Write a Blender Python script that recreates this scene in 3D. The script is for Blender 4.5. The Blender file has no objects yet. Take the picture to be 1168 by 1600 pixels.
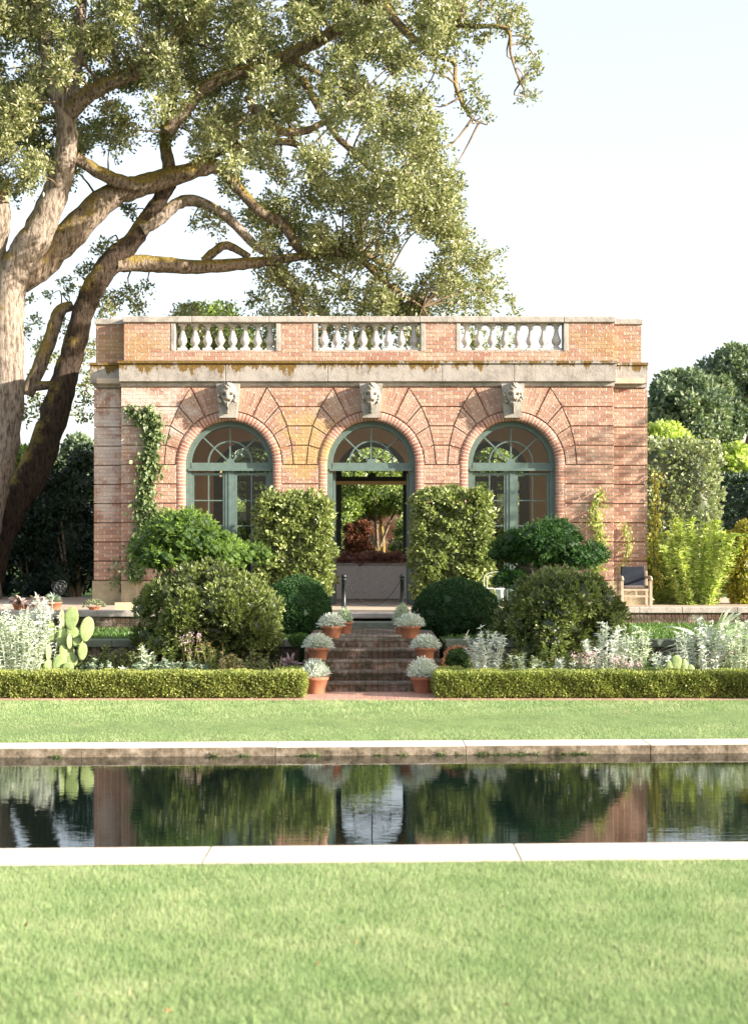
import bpy, math, random
import numpy as np
from mathutils import Vector
from mathutils.geometry import tessellate_polygon
R = math.radians
random.seed(7); rng = np.random.default_rng(7)
C = bpy.context.scene.collection
SC = bpy.context.scene

# ------------------------------------------------------------------ camera
FP, CX, HY, HC = 2286.0, 590.0, 870.0, 2.33
cam = bpy.data.cameras.new('camera'); camo = bpy.data.objects.new('camera', cam); C.objects.link(camo)
camo.location = (0, 0, HC); camo.rotation_euler = (R(90), 0, 0)
cam.sensor_fit = 'VERTICAL'; cam.sensor_height = 56; cam.sensor_width = 41; cam.lens = 80
cam.shift_y = (HY-800)/1600; cam.shift_x = (584-CX)/1600
cam.clip_end = 2000; cam.clip_start = .1
cam.dof.use_dof = True; cam.dof.focus_distance = 29; cam.dof.aperture_fstop = 3.6
SC.camera = camo
# ------------------------------------------------------------------ world, sun, exposure
SUN = Vector((2.7, -1.0, .95)).normalized()
w = bpy.data.worlds.new('World'); SC.world = w; w.use_nodes = True
nt = w.node_tree; bg = nt.nodes['Background']
sky = nt.nodes.new('ShaderNodeTexSky'); sky.sky_type = 'NISHITA'; sky.sun_disc = False
sky.sun_elevation = math.asin(SUN.z); sky.sun_rotation = math.atan2(SUN.x, SUN.y)
sky.air_density = 1.0; sky.dust_density = 2.5; sky.ozone_density = 1.0
hz = nt.nodes.new('ShaderNodeMixRGB'); hz.inputs[0].default_value = .45; hz.inputs[2].default_value = (2.9, 2.65, 2.45, 1); nt.links.new(sky.outputs[0], hz.inputs[1]); nt.links.new(hz.outputs[0], bg.inputs[0]); bg.inputs[1].default_value = .15
sl = bpy.data.lights.new('sun', 'SUN'); sl.energy = 5.0; sl.angle = R(.6); sl.color = (1, .90, .76)
so = bpy.data.objects.new('sun', sl); C.objects.link(so); so.rotation_euler = SUN.to_track_quat('Z', 'Y').to_euler()
SC.view_settings.view_transform = 'Standard'; SC.view_settings.look = 'None'
SC.view_settings.exposure = 1.6; SC.view_settings.gamma = 1
SC.cycles.use_denoising = True
SC.cycles.max_bounces = 8; SC.cycles.transparent_max_bounces = 12
SC.cycles.diffuse_bounces = 6; SC.cycles.sample_clamp_indirect = 8

# ------------------------------------------------------------------ helpers
def at(px, py, Y): return Vector(((px-CX)/FP*Y, Y, HC-(py-HY)/FP*Y))
def wx(px, Y): return (px-CX)/FP*Y
YF = FP/70.0
def X(px): return (px-CX)/70.0
def Z(py): return HC+(HY-py)/70.0
ZT = 1.257   # terrace level
ZG = .30    # path level

def tag(o, label=None, cat=None, group=None, kind=None):
    if label: o['label'] = label
    if cat: o['category'] = cat
    if group: o['group'] = group
    if kind: o['kind'] = kind
    return o
def empty(name, loc, label=None, cat=None, group=None):
    o = bpy.data.objects.new(name, None); C.objects.link(o); o.location = loc; o.empty_display_size = .1
    return tag(o, label, cat, group)
def wloc(o):
    v = Vector((0, 0, 0))
    while o is not None: v = v+o.location; o = o.parent
    return v
def copy_tree(o, parent=None):
    c = o.copy(); C.objects.link(c); c.parent = parent
    for ch in list(o.children): copy_tree(ch, c)
    return c

class MB:
    def __init__(s): s.v = []; s.f = []; s.uv = []; s.sm = []
    def face(s, pts, uv=None, smooth=False):
        n = len(s.v); s.v += [tuple(p) for p in pts]; s.f.append(list(range(n, n+len(pts)))); s.uv.append(uv); s.sm.append(smooth)
    def grid(s, rows, smooth=True, uvs=None, close=False):
        n = len(s.v); m = len(rows[0])
        for r in rows: s.v += [tuple(p) for p in r]
        for i in range(len(rows)-1):
            for j in range(m if close else m-1):
                k = (j+1) % m
                s.f.append([n+i*m+j, n+i*m+k, n+(i+1)*m+k, n+(i+1)*m+j]); s.sm.append(smooth)
                s.uv.append(None if uvs is None else [uvs[i][j], uvs[i][k], uvs[i+1][k], uvs[i+1][j]])
    def box(s, x0, x1, y0, y1, z0, z1, b=0):
        if b <= 0:
            p = [(x, y, z) for x in (x0, x1) for y in (y0, y1) for z in (z0, z1)]
            for q in ((0, 1, 3, 2), (4, 6, 7, 5), (0, 4, 5, 1), (2, 3, 7, 6), (0, 2, 6, 4), (1, 5, 7, 3)): s.face([p[i] for i in q])
            return
        rows = []
        for (z, i) in ((z0, b), (z0+b, 0), (z1-b, 0), (z1, b)):
            rows.append([(x0+i+(b if i == 0 else 0), y0+i, z), (x1-i-(b if i == 0 else 0), y0+i, z), (x1-i, y0+i+(b if i == 0 else 0), z), (x1-i, y1-i-(b if i == 0 else 0), z),
                         (x1-i-(b if i == 0 else 0), y1-i, z), (x0+i+(b if i == 0 else 0), y1-i, z), (x0+i, y1-i-(b if i == 0 else 0), z), (x0+i, y0+i+(b if i == 0 else 0), z)])
        s.grid(rows, False, None, True); s.face(rows[-1]); s.face(rows[0][::-1])
    def prism(s, poly, y0, y1):      # poly of (x, z), counter-clockwise seen from the front; front at y0
        P = [Vector((a, b, 0)) for a, b in poly]
        for t in tessellate_polygon([P]):
            q = [poly[i] for i in t]
            ar = (q[1][0]-q[0][0])*(q[2][1]-q[0][1])-(q[2][0]-q[0][0])*(q[1][1]-q[0][1])
            if ar < 0: q = q[::-1]
            s.face([(a, y0, b) for a, b in q]); s.face([(a, y1, b) for a, b in q[::-1]])
        n = len(poly)
        for i in range(n):
            a, b = poly[i], poly[(i+1) % n]
            s.face([(a[0], y0, a[1]), (a[0], y1, a[1]), (b[0], y1, b[1]), (b[0], y0, b[1])])
    def lathe(s, prof, c, n=20, smooth=True):
        c = Vector(c)
        rows = [[(c.x+r*math.cos(2*math.pi*j/n), c.y+r*math.sin(2*math.pi*j/n), c.z+z) for j in range(n)] for r, z in prof]
        s.grid(rows, smooth, None, True); s.face(rows[0][::-1]); s.face(rows[-1])
    def tube(s, pts, rad, n=8, cap=True, bump=0):
        pts = [Vector(p) for p in pts]; rows = []; up = None; L = 0; uvs = []
        for i, p in enumerate(pts):
            t = (pts[min(i+1, len(pts)-1)]-pts[max(i-1, 0)]).normalized()
            if up is None: up = Vector((0, 0, 1)) if abs(t.z) < .9 else Vector((1, 0, 0))
            a = t.cross(up)
            if a.length < 1e-5: a = t.cross(Vector((0, 1, 0)))
            a.normalize(); b = a.cross(t).normalized(); up = b
            if i: L += (p-pts[i-1]).length
            r = rad[i] if hasattr(rad, '__len__') else rad
            row = []
            for j in range(n):
                an = 2*math.pi*j/n; rr = r*(1+(bump*random.uniform(-1, 1) if bump else 0))
                row.append(p+a*math.cos(an)*rr+b*math.sin(an)*rr)
            rows.append(row)
        s.grid(rows, True, None, True)
        if cap: s.face(rows[-1]); s.face(rows[0][::-1])
    def build(s, name, mat, parent=None, loc=None):
        me = bpy.data.meshes.new(name)
        off = wloc(parent) if parent is not None else Vector(loc or (0, 0, 0))
        me.from_pydata([(a-off.x, b-off.y, c-off.z) for a, b, c in s.v], [], s.f)
        uvl = me.uv_layers.new(name='UVMap'); k = 0; data = np.zeros(len(me.loops)*2, dtype=np.float32)
        for fi, f in enumerate(s.f):
            u = s.uv[fi]
            if u is None:
                p = [s.v[i] for i in f]
                a = Vector(p[1])-Vector(p[0]); b = Vector(p[2])-Vector(p[0]); nn = a.cross(b)
                if nn.length < 1e-12 and len(p) > 3: nn = (Vector(p[2])-Vector(p[0])).cross(Vector(p[3])-Vector(p[0]))
                ax = max(range(3), key=lambda q: abs(nn[q]))
                u = [(q[1], q[2]) if ax == 0 else ((q[0], q[2]) if ax == 1 else (q[0], q[1])) for q in p]
            for c in u: data[k] = c[0]; data[k+1] = c[1]; k += 2
        uvl.data.foreach_set('uv', data)
        me.polygons.foreach_set('use_smooth', s.sm)
        me.materials.append(mat); me.update()
        o = bpy.data.objects.new(name, me); C.objects.link(o)
        if parent is not None: o.parent = parent
        else: o.location = off
        return o

def np_mesh(name, V, F, mat, parent=None, loc=None, val=None, smooth=False):
    V = np.asarray(V, dtype=np.float32); F = np.asarray(F, dtype=np.int32)
    off = wloc(parent) if parent is not None else Vector(loc or (0, 0, 0))
    V = V-np.array(off, dtype=np.float32)
    me = bpy.data.meshes.new(name); k = F.shape[1]
    me.vertices.add(len(V)); me.vertices.foreach_set('co', V.ravel())
    me.loops.add(F.size); me.loops.foreach_set('vertex_index', F.ravel())
    me.polygons.add(len(F)); me.polygons.foreach_set('loop_start', np.arange(0, F.size, k, dtype=np.int32))
    me.polygons.foreach_set('use_smooth', np.full(len(F), smooth))
    me.update(calc_edges=True); me.materials.append(mat)
    if val is not None:
        a = me.attributes.new('v', 'FLOAT', 'FACE'); a.data.foreach_set('value', np.asarray(val, dtype=np.float32))
    o = bpy.data.objects.new(name, me); C.objects.link(o)
    if parent is not None: o.parent = parent
    else: o.location = off
    return o
def nrm(a): return a/np.maximum(np.linalg.norm(a, axis=-1, keepdims=True), 1e-9)
def rdir(n): return nrm(rng.normal(size=(n, 3)))
def leaves(P, D, L, W, spread=.8, fold=.15):
    """leaf quads at P pointing along D with scatter"""
    n = len(P); d = nrm(D+rdir(n)*spread); s = nrm(np.cross(d, rdir(n))); m = np.cross(s, d)
    L = L*rng.uniform(.65, 1.3, (n, 1)); W = W*rng.uniform(.7, 1.25, (n, 1))
    V = np.stack([P, P+d*L*.5+s*W*.5+m*W*fold, P+d*L, P+d*L*.5-s*W*.5+m*W*fold], 1).reshape(-1, 3)
    return V, np.arange(4*n).reshape(-1, 4)
def strips(P, D, L, W, droop=.3, K=3):
    """long narrow curved blades"""
    n = len(P); s = nrm(np.cross(D, rdir(n))); rows = []
    for k in range(K+1):
        t = k/K; c = P+D*L*t; c = c+np.array([0, 0, -1.])*(droop*L*t*t); ww = W*(1-t**1.6*.85)*.5
        rows.append(c-s*ww); rows.append(c+s*ww)
    V = np.stack(rows, 1).reshape(-1, 3); b = (np.arange(n)*(2*(K+1)))[:, None]
    F = np.concatenate([b+np.array([2*k, 2*k+1, 2*k+3, 2*k+2]) for k in range(K)], 0)
    return V, F
def joinm(lst):
    Vs, Fs, n = [], [], 0
    for V, F in lst: Vs.append(V); Fs.append(F+n); n += len(V)
    return np.concatenate(Vs), np.concatenate(Fs)
def csphere(k=6):
    g = np.linspace(-1, 1, k+1); V = []; F = []
    for ax in range(3):
        for sg in (-1, 1):
            b = len(V)
            for i in range(k+1):
                for j in range(k+1):
                    p = [0, 0, 0]; p[ax] = sg; p[(ax+1) % 3] = math.tan(g[i]*math.pi/4); p[(ax+2) % 3] = math.tan(g[j]*math.pi/4)
                    V.append(p)
            for i in range(k):
                for j in range(k):
                    q = [b+i*(k+1)+j, b+(i+1)*(k+1)+j, b+(i+1)*(k+1)+j+1, b+i*(k+1)+j+1]
                    F.append(q if sg > 0 else q[::-1])
    return nrm(np.array(V, dtype=float)), np.array(F)
CSV, CSF = csphere(7)
def lumpy(name, lumps, n, L, W, mat, parent=None, loc=None, out=.7, up=.3, spread=.7, core=.86, depth=.2, fold=.15, bunch=0):
    """foliage: leaves over the shells of many ellipsoids (c, r), dark inner body added inside each to block light"""
    parts = []; vals = []
    ar = np.array([(r[0]*r[1]+r[1]*r[2]+r[0]*r[2]) for c, r in lumps]); ar = ar/ar.sum()
    for (c, r), a in zip(lumps, ar):
        k = max(12, int(n*a)); d = rdir(k); r = np.array(r); c = np.array(c)
        bump = 1+.07*np.sin(d[:, :1]*9+c[0]*7)*np.sin(d[:, 1:2]*8+c[1]*5)*np.sin(d[:, 2:]*9+c[2])
        P = c+d*r*bump*(1-depth*rng.random((k, 1))**1.5)
        if bunch:
            q_ = max(3, k//bunch); P = np.repeat(P[:q_], bunch, 0); d = np.repeat(d[:q_], bunch, 0); k = len(P); P = P+d*rng.uniform(-.02, .04, (k, 1))+rng.normal(0, L*.16, (k, 3))
        V, F = leaves(P, d*out+np.array([0, 0, up]), L, W, spread, fold); parts.append((V, F))
        vals.append(np.clip(rng.normal(.5, .22, k)+.28*np.sin(c[0]*13+c[2]*17), 0, 1))
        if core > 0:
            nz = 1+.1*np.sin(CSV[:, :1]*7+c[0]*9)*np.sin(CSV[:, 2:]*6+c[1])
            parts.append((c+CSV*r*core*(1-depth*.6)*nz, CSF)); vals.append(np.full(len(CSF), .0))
    V, F = joinm(parts)
    return np_mesh(name, V, F, mat, parent, loc, np.concatenate(vals))
def sub_lumps(c, r, n, s0=.3, s1=.5, flat=1., seed=0, lo=-.4, stick=.9):
    """big ellipsoid broken into smaller lumps on its surface"""
    g = random.Random(seed); out = [(c, (r[0]*.74, r[1]*.76, r[2]*.74))]; t = 0
    while len(out) < n+1 and t < 9999:
        t += 1
        d = Vector((g.gauss(0, 1), g.gauss(0, 1), g.gauss(0, 1))).normalized()
        if d.z < lo: continue
        q = g.uniform(s0, s1)*min(r[0], r[2])
        k = 1-q/max(r)*stick
        out.append(((c[0]+d.x*r[0]*k, c[1]+d.y*r[1]*k, c[2]+d.z*r[2]*k), (q, q, q*flat)))
    return out
def smooth_path(pts, k=4):
    pts = [Vector(p) for p in pts]; out = []
    for i in range(len(pts)-1):
        p0 = pts[max(i-1, 0)]; p1 = pts[i]; p2 = pts[i+1]; p3 = pts[min(i+2, len(pts)-1)]
        for j in range(k):
            t = j/k
            out.append(.5*((2*p1)+(p2-p0)*t+(2*p0-5*p1+4*p2-p3)*t*t+(3*p1-p0-3*p2+p3)*t**3))
    out.append(pts[-1]); return out
def lerps(a, k=4):
    o = []
    for i in range(len(a)-1): o += [a[i]+(a[i+1]-a[i])*j/k for j in range(k)]
    return o+[a[-1]]

# ------------------------------------------------------------------ materials
class NM:
    def __init__(s, name, rough=.8, spec=.3):
        s.m = bpy.data.materials.new(name); s.m.use_nodes = True; s.t = s.m.node_tree; s.b = s.t.nodes['Principled BSDF']
        s.b.inputs['Roughness'].default_value = rough; s.b.inputs['Specular IOR Level'].default_value = spec
    def n(s, typ, **kw):
        x = s.t.nodes.new('ShaderNode'+typ)
        for k, v in kw.items():
            if hasattr(x, k): setattr(x, k, v)
            else: x.inputs[k.replace('_', ' ')].default_value = v
        return x
    def l(s, a, b): s.t.links.new(a, b)
    def noise(s, scale, det=4, vec=None, rough=.6):
        x = s.n('TexNoise'); x.inputs['Scale'].default_value = scale; x.inputs['Detail'].default_value = det; x.inputs['Roughness'].default_value = rough
        if vec is not None: s.l(vec, x.inputs['Vector'])
        return x.outputs['Fac']
    def ramp(s, fac, stops):
        x = s.n('ValToRGB'); e = x.color_ramp.elements
        while len(e) < len(stops): e.new(.5)
        for q, (p, c) in zip(e, stops): q.position = p; q.color = (*c, 1) if len(c) == 3 else c
        s.l(fac, x.inputs[0]); return x.outputs[0]
    def mix(s, fac, a, b, mode='MIX'):
        x = s.n('MixRGB', blend_type=mode)
        for i, q in ((0, fac), (1, a), (2, b)):
            if isinstance(q, (int, float)): x.inputs[i].default_value = q
            elif isinstance(q, tuple): x.inputs[i].default_value = (*q, 1)
            else: s.l(q, x.inputs[i])
        return x.outputs[0]
    def pos(s): return s.n('NewGeometry').outputs['Position']
    def color(s, c):
        if isinstance(c, tuple): s.b.inputs['Base Color'].default_value = (*c, 1)
        else: s.l(c, s.b.inputs['Base Color'])
        return s
    def bump(s, h, st=.4, d=.02):
        x = s.n('Bump'); x.inputs['Strength'].default_value = st; x.inputs['Distance'].default_value = d
        s.l(h, x.inputs['Height']); s.l(x.outputs[0], s.b.inputs['Normal']); return s
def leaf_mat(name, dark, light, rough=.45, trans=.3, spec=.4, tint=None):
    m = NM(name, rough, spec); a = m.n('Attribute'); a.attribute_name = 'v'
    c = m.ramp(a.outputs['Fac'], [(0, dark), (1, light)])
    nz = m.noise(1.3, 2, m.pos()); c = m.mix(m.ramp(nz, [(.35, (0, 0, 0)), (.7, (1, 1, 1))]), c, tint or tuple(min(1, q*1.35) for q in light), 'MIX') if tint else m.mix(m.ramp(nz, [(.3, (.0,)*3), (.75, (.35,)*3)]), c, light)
    m.color(c)
    tr = m.n('BsdfTranslucent'); cc = m.mix(1.0, c, (1.0, 1.25, .5), 'MULTIPLY'); m.l(cc, tr.inputs[0])
    mx = m.n('MixShader'); mx.inputs[0].default_value = trans
    out = m.t.nodes['Material Output']; m.l(m.b.outputs[0], mx.inputs[1]); m.l(tr.outputs[0], mx.inputs[2]); m.l(mx.outputs[0], out.inputs[0])
    return m.m
def brick_mat(name, c1, c2, mort, bw=.30, rh=.0863, ms=.0095, off=.5, stain=None, voff=0., bed=None):
    m = NM(name, .88, .15); uv = m.n('UVMap').outputs[0]
    mp = m.n('Mapping'); m.l(uv, mp.inputs[0]); mp.inputs['Location'].default_value = (0, voff, 0)
    b = m.n('TexBrick'); m.l(mp.outputs[0], b.inputs['Vector']); b.offset = off
    b.inputs['Scale'].default_value = 1; b.inputs['Brick Width'].default_value = bw; b.inputs['Row Height'].default_value = rh
    b.inputs['Mortar Size'].default_value = ms; b.inputs['Mortar Smooth'].default_value = .3; b.inputs['Bias'].default_value = .0
    b.inputs['Color1'].default_value = (*c1, 1); b.inputs['Color2'].default_value = (*c2, 1); b.inputs['Mortar'].default_value = (*mort, 1)
    P = m.pos(); c = b.outputs['Color']
    if bed:      # raking-light shadow painted as dark bed joints between the courses, pale head joints
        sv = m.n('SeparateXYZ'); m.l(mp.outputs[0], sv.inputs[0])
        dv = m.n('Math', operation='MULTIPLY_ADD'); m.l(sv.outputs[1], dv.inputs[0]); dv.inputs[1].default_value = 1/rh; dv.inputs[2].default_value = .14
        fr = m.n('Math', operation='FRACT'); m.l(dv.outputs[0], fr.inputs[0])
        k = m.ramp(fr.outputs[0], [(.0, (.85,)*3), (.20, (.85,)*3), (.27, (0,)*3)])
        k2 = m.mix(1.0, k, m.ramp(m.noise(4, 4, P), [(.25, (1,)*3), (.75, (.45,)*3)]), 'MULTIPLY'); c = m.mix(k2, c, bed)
    c = m.mix(m.ramp(m.noise(9, 4, P), [(.4, (0,)*3), (.8, (.4,)*3)]), c, tuple(q*.55 for q in c1))
    c = m.mix(m.ramp(m.noise(2.2, 6, P, .75), [(.48, (0,)*3), (.70, (.40,)*3)]), c, (.60, .51, .44)); c = m.mix(m.ramp(m.noise(1.1, 6, P, .8), [(.55, (0,)*3), (.75, (.3,)*3)]), c, (.16, .11, .07))
    if stain:
        for (x0, z0, rx, rz, col, amt) in stain:
            sp = m.n('SeparateXYZ'); m.l(P, sp.inputs[0])
            dx = m.n('Math', operation='MULTIPLY_ADD'); m.l(sp.outputs[0], dx.inputs[0]); dx.inputs[1].default_value = 1/rx; dx.inputs[2].default_value = -x0/rx
            dz = m.n('Math', operation='MULTIPLY_ADD'); m.l(sp.outputs[2], dz.inputs[0]); dz.inputs[1].default_value = 1/rz; dz.inputs[2].default_value = -z0/rz
            cb = m.n('CombineXYZ'); m.l(dx.outputs[0], cb.inputs[0]); m.l(dz.outputs[0], cb.inputs[2])
            ln = m.n('VectorMath', operation='LENGTH'); m.l(cb.outputs[0], ln.inputs[0])
            nz = m.n('Math', operation='MULTIPLY_ADD'); m.l(m.noise(3.5, 6, P, .7), nz.inputs[0]); nz.inputs[1].default_value = 3.2; nz.inputs[2].default_value = -1.5
            sm = m.n('Math', operation='ADD'); m.l(ln.outputs['Value'], sm.inputs[0]); m.l(nz.outputs[0], sm.inputs[1])
            c = m.mix(m.ramp(sm.outputs[0], [(.45, (amt,)*3), (.95, (0,)*3)]), c, col)
    m.color(c)
    fa = m.n('Math', operation='MULTIPLY_ADD'); m.l(b.outputs['Fac'], fa.inputs[0]); fa.inputs[1].default_value = -1
    m.l(m.noise(30, 3, P), fa.inputs[2]); m.bump(fa.outputs[0], .8, .022)
    return m.m
def simple(name, base, var=None, scale=6, rough=.8, spec=.3, bump=.2, metal=0, bd=.01, bs=30):
    m = NM(name, rough, spec); P = m.n('TexCoord').outputs['Object']
    var = var or tuple(q*.75 for q in base)
    m.color(m.ramp(m.noise(scale, 5, P), [(.35, var), (.65, base)])); m.b.inputs['Metallic'].default_value = metal
    if bump: m.bump(m.noise(bs, 4, P), bump, bd)
    return m.m

STN = [(X(480), Z(690), .75, 1.2, (.46, .33, .08), .42), (X(215), Z(640), 1.3, 1.1, (.66, .60, .56), .5), (X(165), Z(700), .6, 1.9, (.60, .55, .52), .5), (X(940), Z(540), 1.0, .5, (.36, .24, .07), .35), (X(200), Z(540), 1.0, .6, (.36, .24, .07), .4)]
BR1, BR2, MO = (.50, .31, .225), (.33, .165, .12), (.70, .62, .55)
VO = (Z(605) % .0863)*-1
M = {}
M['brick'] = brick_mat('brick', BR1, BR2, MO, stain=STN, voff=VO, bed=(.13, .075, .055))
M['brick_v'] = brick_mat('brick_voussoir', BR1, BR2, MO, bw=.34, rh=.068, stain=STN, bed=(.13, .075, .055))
M['brick_r'] = brick_mat('brick_ring', (.42, .21, .155), (.29, .125, .09), (.60, .52, .45), bw=5, rh=.08, ms=.011, stain=STN)
M['brick_step'] = brick_mat('brick_step', (.12, .065, .05), (.055, .042, .032), (.045, .05, .028), bw=.085, rh=.5, ms=.013, off=0)
M['tread'] = brick_mat('brick_tread', (.15, .11, .09), (.09, .07, .055), (.06, .075, .04), bw=.09, rh=.5, ms=.010, off=0)
M['brick_path'] = brick_mat('brick_path', (.48, .27, .20), (.38, .20, .15), (.36, .30, .25), bw=.11, rh=.2, ms=.009, off=.0)
def stone_mat(name, base, moss=0., mossz=None, mossc=(.10, .062, .018), streak=True):
    m = NM(name, .85, .2); P = m.pos()
    c = m.ramp(m.noise(3, 6, P, .7), [(.3, tuple(q*.62 for q in base)), (.5, base), (.75, tuple(min(1, q*1.15) for q in base))])
    mp = m.n('Mapping'); m.l(P, mp.inputs[0]); mp.inputs['Scale'].default_value = (9, 9, 1.2)
    if streak: c = m.mix(m.ramp(m.noise(1, 4, mp.outputs[0]), [(.55, (0,)*3), (.8, (.55,)*3)]), c, (.16, .13, .10))
    c = m.mix(m.ramp(m.noise(1.6, 7, P, .8), [(.5, (0,)*3), (.66, (.6,)*3)]), c, tuple(q*.45 for q in base))
    if moss:
        sp = m.n('SeparateXYZ'); m.l(P, sp.inputs[0])
        mr = m.n('MapRange'); m.l(sp.outputs[2], mr.inputs[0]); mr.inputs[1].default_value = mossz[0]; mr.inputs[2].default_value = mossz[1]; mr.inputs[3].default_value = -.34; mr.inputs[4].default_value = .32
        mp2 = m.n('Mapping'); m.l(P, mp2.inputs[0]); mp2.inputs['Scale'].default_value = (1.6, 1.6, .6)
        ad = m.n('Math', operation='ADD'); m.l(mr.outputs[0], ad.inputs[0]); _q = m.n('Math', operation='MULTIPLY_ADD'); m.l(m.noise(2.6, 9, mp2.outputs[0], .8), _q.inputs[0]); _q.inputs[1].default_value = 1.9; _q.inputs[2].default_value = -.45; m.l(_q.outputs[0], ad.inputs[1])
        # less growth toward the east end
        mx = m.n('MapRange'); m.l(sp.outputs[0], mx.inputs[0]); mx.inputs[1].default_value = X(420); mx.inputs[2].default_value = X(700); mx.inputs[3].default_value = 0; mx.inputs[4].default_value = -.16
        a2 = m.n('Math', operation='ADD'); m.l(ad.outputs[0], a2.inputs[0]); m.l(mx.outputs[0], a2.inputs[1])
        k = m.ramp(a2.outputs[0], [(moss, (0,)*3), (moss+.05, (1,)*3)])
        c = m.mix(k, c, m.ramp(m.noise(25, 3, P), [(.3, mossc), (.7, tuple(q*1.9 for q in mossc))]))
    m.color(c); m.bump(m.noise(22, 6, P), .5, .02); return m.m
M['cornice'] = stone_mat('cornice_stone', (.33, .30, .275), .53, (Z(597), Z(565)))
M['stone'] = stone_mat('pale_stone', (.38, .345, .315))
M['stone_dark'] = stone_mat('mossy_grey_stone', (.16, .18, .14))
M['baluster'] = stone_mat('baluster_stone', (.52, .48, .45), streak=False)
M['keystone'] = stone_mat('keystone_stone', (.34, .315, .28))
M['plinth'] = stone_mat('plinth_concrete', (.36, .30, .20))
M['coping_top'] = stone_mat('pool_coping_stone', (.72, .67, .62), streak=False)
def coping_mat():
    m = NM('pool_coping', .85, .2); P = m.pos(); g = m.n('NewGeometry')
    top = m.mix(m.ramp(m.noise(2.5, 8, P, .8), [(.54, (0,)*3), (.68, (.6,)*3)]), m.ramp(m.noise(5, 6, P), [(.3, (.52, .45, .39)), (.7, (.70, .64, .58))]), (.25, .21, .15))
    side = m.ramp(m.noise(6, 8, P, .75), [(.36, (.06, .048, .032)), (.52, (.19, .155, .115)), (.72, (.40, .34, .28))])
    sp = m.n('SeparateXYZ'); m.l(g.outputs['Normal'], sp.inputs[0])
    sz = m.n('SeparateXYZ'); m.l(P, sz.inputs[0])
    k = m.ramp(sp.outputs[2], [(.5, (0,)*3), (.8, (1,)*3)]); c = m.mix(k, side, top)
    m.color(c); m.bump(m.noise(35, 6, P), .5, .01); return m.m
M['coping'] = coping_mat()
M['plaster'] = simple('tan_plaster', (.90, .64, .36), (.85, .59, .32), 2, .9, .1, .1)
M['floor'] = simple('floor_stone', (.52, .43, .33), (.42, .34, .26), 3, .6, .3, .15)
M['paint'] = simple('green_paint', (.115, .165, .15), (.09, .135, .122), 8, .45, .4, .15)
M['paint_dark'] = simple('dark_green_paint', (.05, .07, .06), None, 8, .5, .3, .1)
M['black'] = simple('black_iron', (.012, .016, .017), None, 8, .4, .5, .1)
M['terracotta'] = simple('terracotta', (.40, .165, .095), (.28, .12, .075), 9, .85, .2, .25)
M['soil'] = simple('soil', (.06, .042, .028), (.03, .022, .015), 8, .95, .1, .6, bd=.05)
M['ground'] = simple('ground_grass', (.07, .12, .03), (.05, .08, .025), 2, .95, .1, .4)
M['lawn'] = simple('lawn_turf', (.17, .24, .09), (.12, .18, .07), 3, .95, .1, .5)
M['white_metal'] = simple('white_metal', (.75, .76, .74), None, 8, .5, .4, .05)
def grass_mat():
    m = NM('grass_blades', .6, .25); a = m.n('Attribute'); a.attribute_name = 'v'; P = m.pos()
    c = m.ramp(a.outputs['Fac'], [(0, (.12, .21, .075)), (.5, (.35, .46, .20)), (.88, (.60, .65, .40)), (1, (.72, .64, .42))])
    c = m.mix(m.ramp(m.noise(1.1, 7, P, .7), [(.35, (.6,)*3), (.62, (0,)*3)]), c, (.24, .38, .15)); m.color(c)
    tr = m.n('BsdfTranslucent'); m.l(c, tr.inputs[0]); mx = m.n('MixShader'); mx.inputs[0].default_value = .35
    m.l(m.b.outputs[0], mx.inputs[1]); m.l(tr.outputs[0], mx.inputs[2]); m.l(mx.outputs[0], m.t.nodes['Material Output'].inputs[0]); return m.m
M['grass'] = grass_mat()
def bark_mat(name, base, dark, moss=.55):
    m = NM(name, .9, .15); P = m.pos()
    mp = m.n('Mapping'); m.l(P, mp.inputs[0]); mp.inputs['Scale'].default_value = (9, 9, 2.2)
    nz = m.noise(1.6, 7, mp.outputs[0], .7); c = m.ramp(nz, [(.38, dark), (.56, base)])
    g = m.n('NewGeometry'); sp = m.n('SeparateXYZ'); m.l(g.outputs['Normal'], sp.inputs[0])
    ad = m.n('Math', operation='MULTIPLY_ADD'); m.l(sp.outputs[2], ad.inputs[0]); ad.inputs[1].default_value = .28; m.l(m.noise(1.1, 6, P, .7), ad.inputs[2])
    k = m.ramp(ad.outputs[0], [(moss, (0,)*3), (moss+.12, (.9,)*3)])
    c = m.mix(k, c, m.ramp(m.noise(18, 4, P), [(.3, (.14, .10, .025)), (.7, (.40, .30, .08))])); m.color(c)
    m.bump(nz, 1.0, .13); return m.m
M['bark'] = bark_mat('oak_bark', (.42, .35, .29), (.12, .09, .07), .58)
M['bark2'] = bark_mat('mossy_bark', (.34, .27, .21), (.07, .05, .035), .47)
M['bark3'] = bark_mat('shaded_mossy_bark', (.085, .06, .045), (.025, .02, .014), .56)  # darker bark, the leaning trunk's shade is painted into it
M['twig'] = simple('twig_bark', (.22, .17, .12), (.12, .09, .06), 5, .9, .1, .2)
M['oak'] = leaf_mat('oak_leaves', (.028, .045, .013), (.46, .46, .24), .33, .28, .8)
M['oak_far'] = leaf_mat('hazed_oak_leaves', (.055, .10, .075), (.24, .29, .16), .5, .2, .35)  # lightened bluish leaf colour with distance haze painted in
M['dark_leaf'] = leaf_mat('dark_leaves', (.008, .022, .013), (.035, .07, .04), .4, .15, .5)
M['mid_leaf'] = leaf_mat('mid_leaves', (.03, .06, .012), (.30, .38, .10), .4, .35, .5)
M['lime_leaf'] = leaf_mat('lime_leaves', (.24, .32, .07), (.62, .66, .24), .45, .4, .4)
M['gold_leaf'] = leaf_mat('gold_leaves', (.12, .12, .02), (.50, .44, .08), .45, .4, .4)
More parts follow.
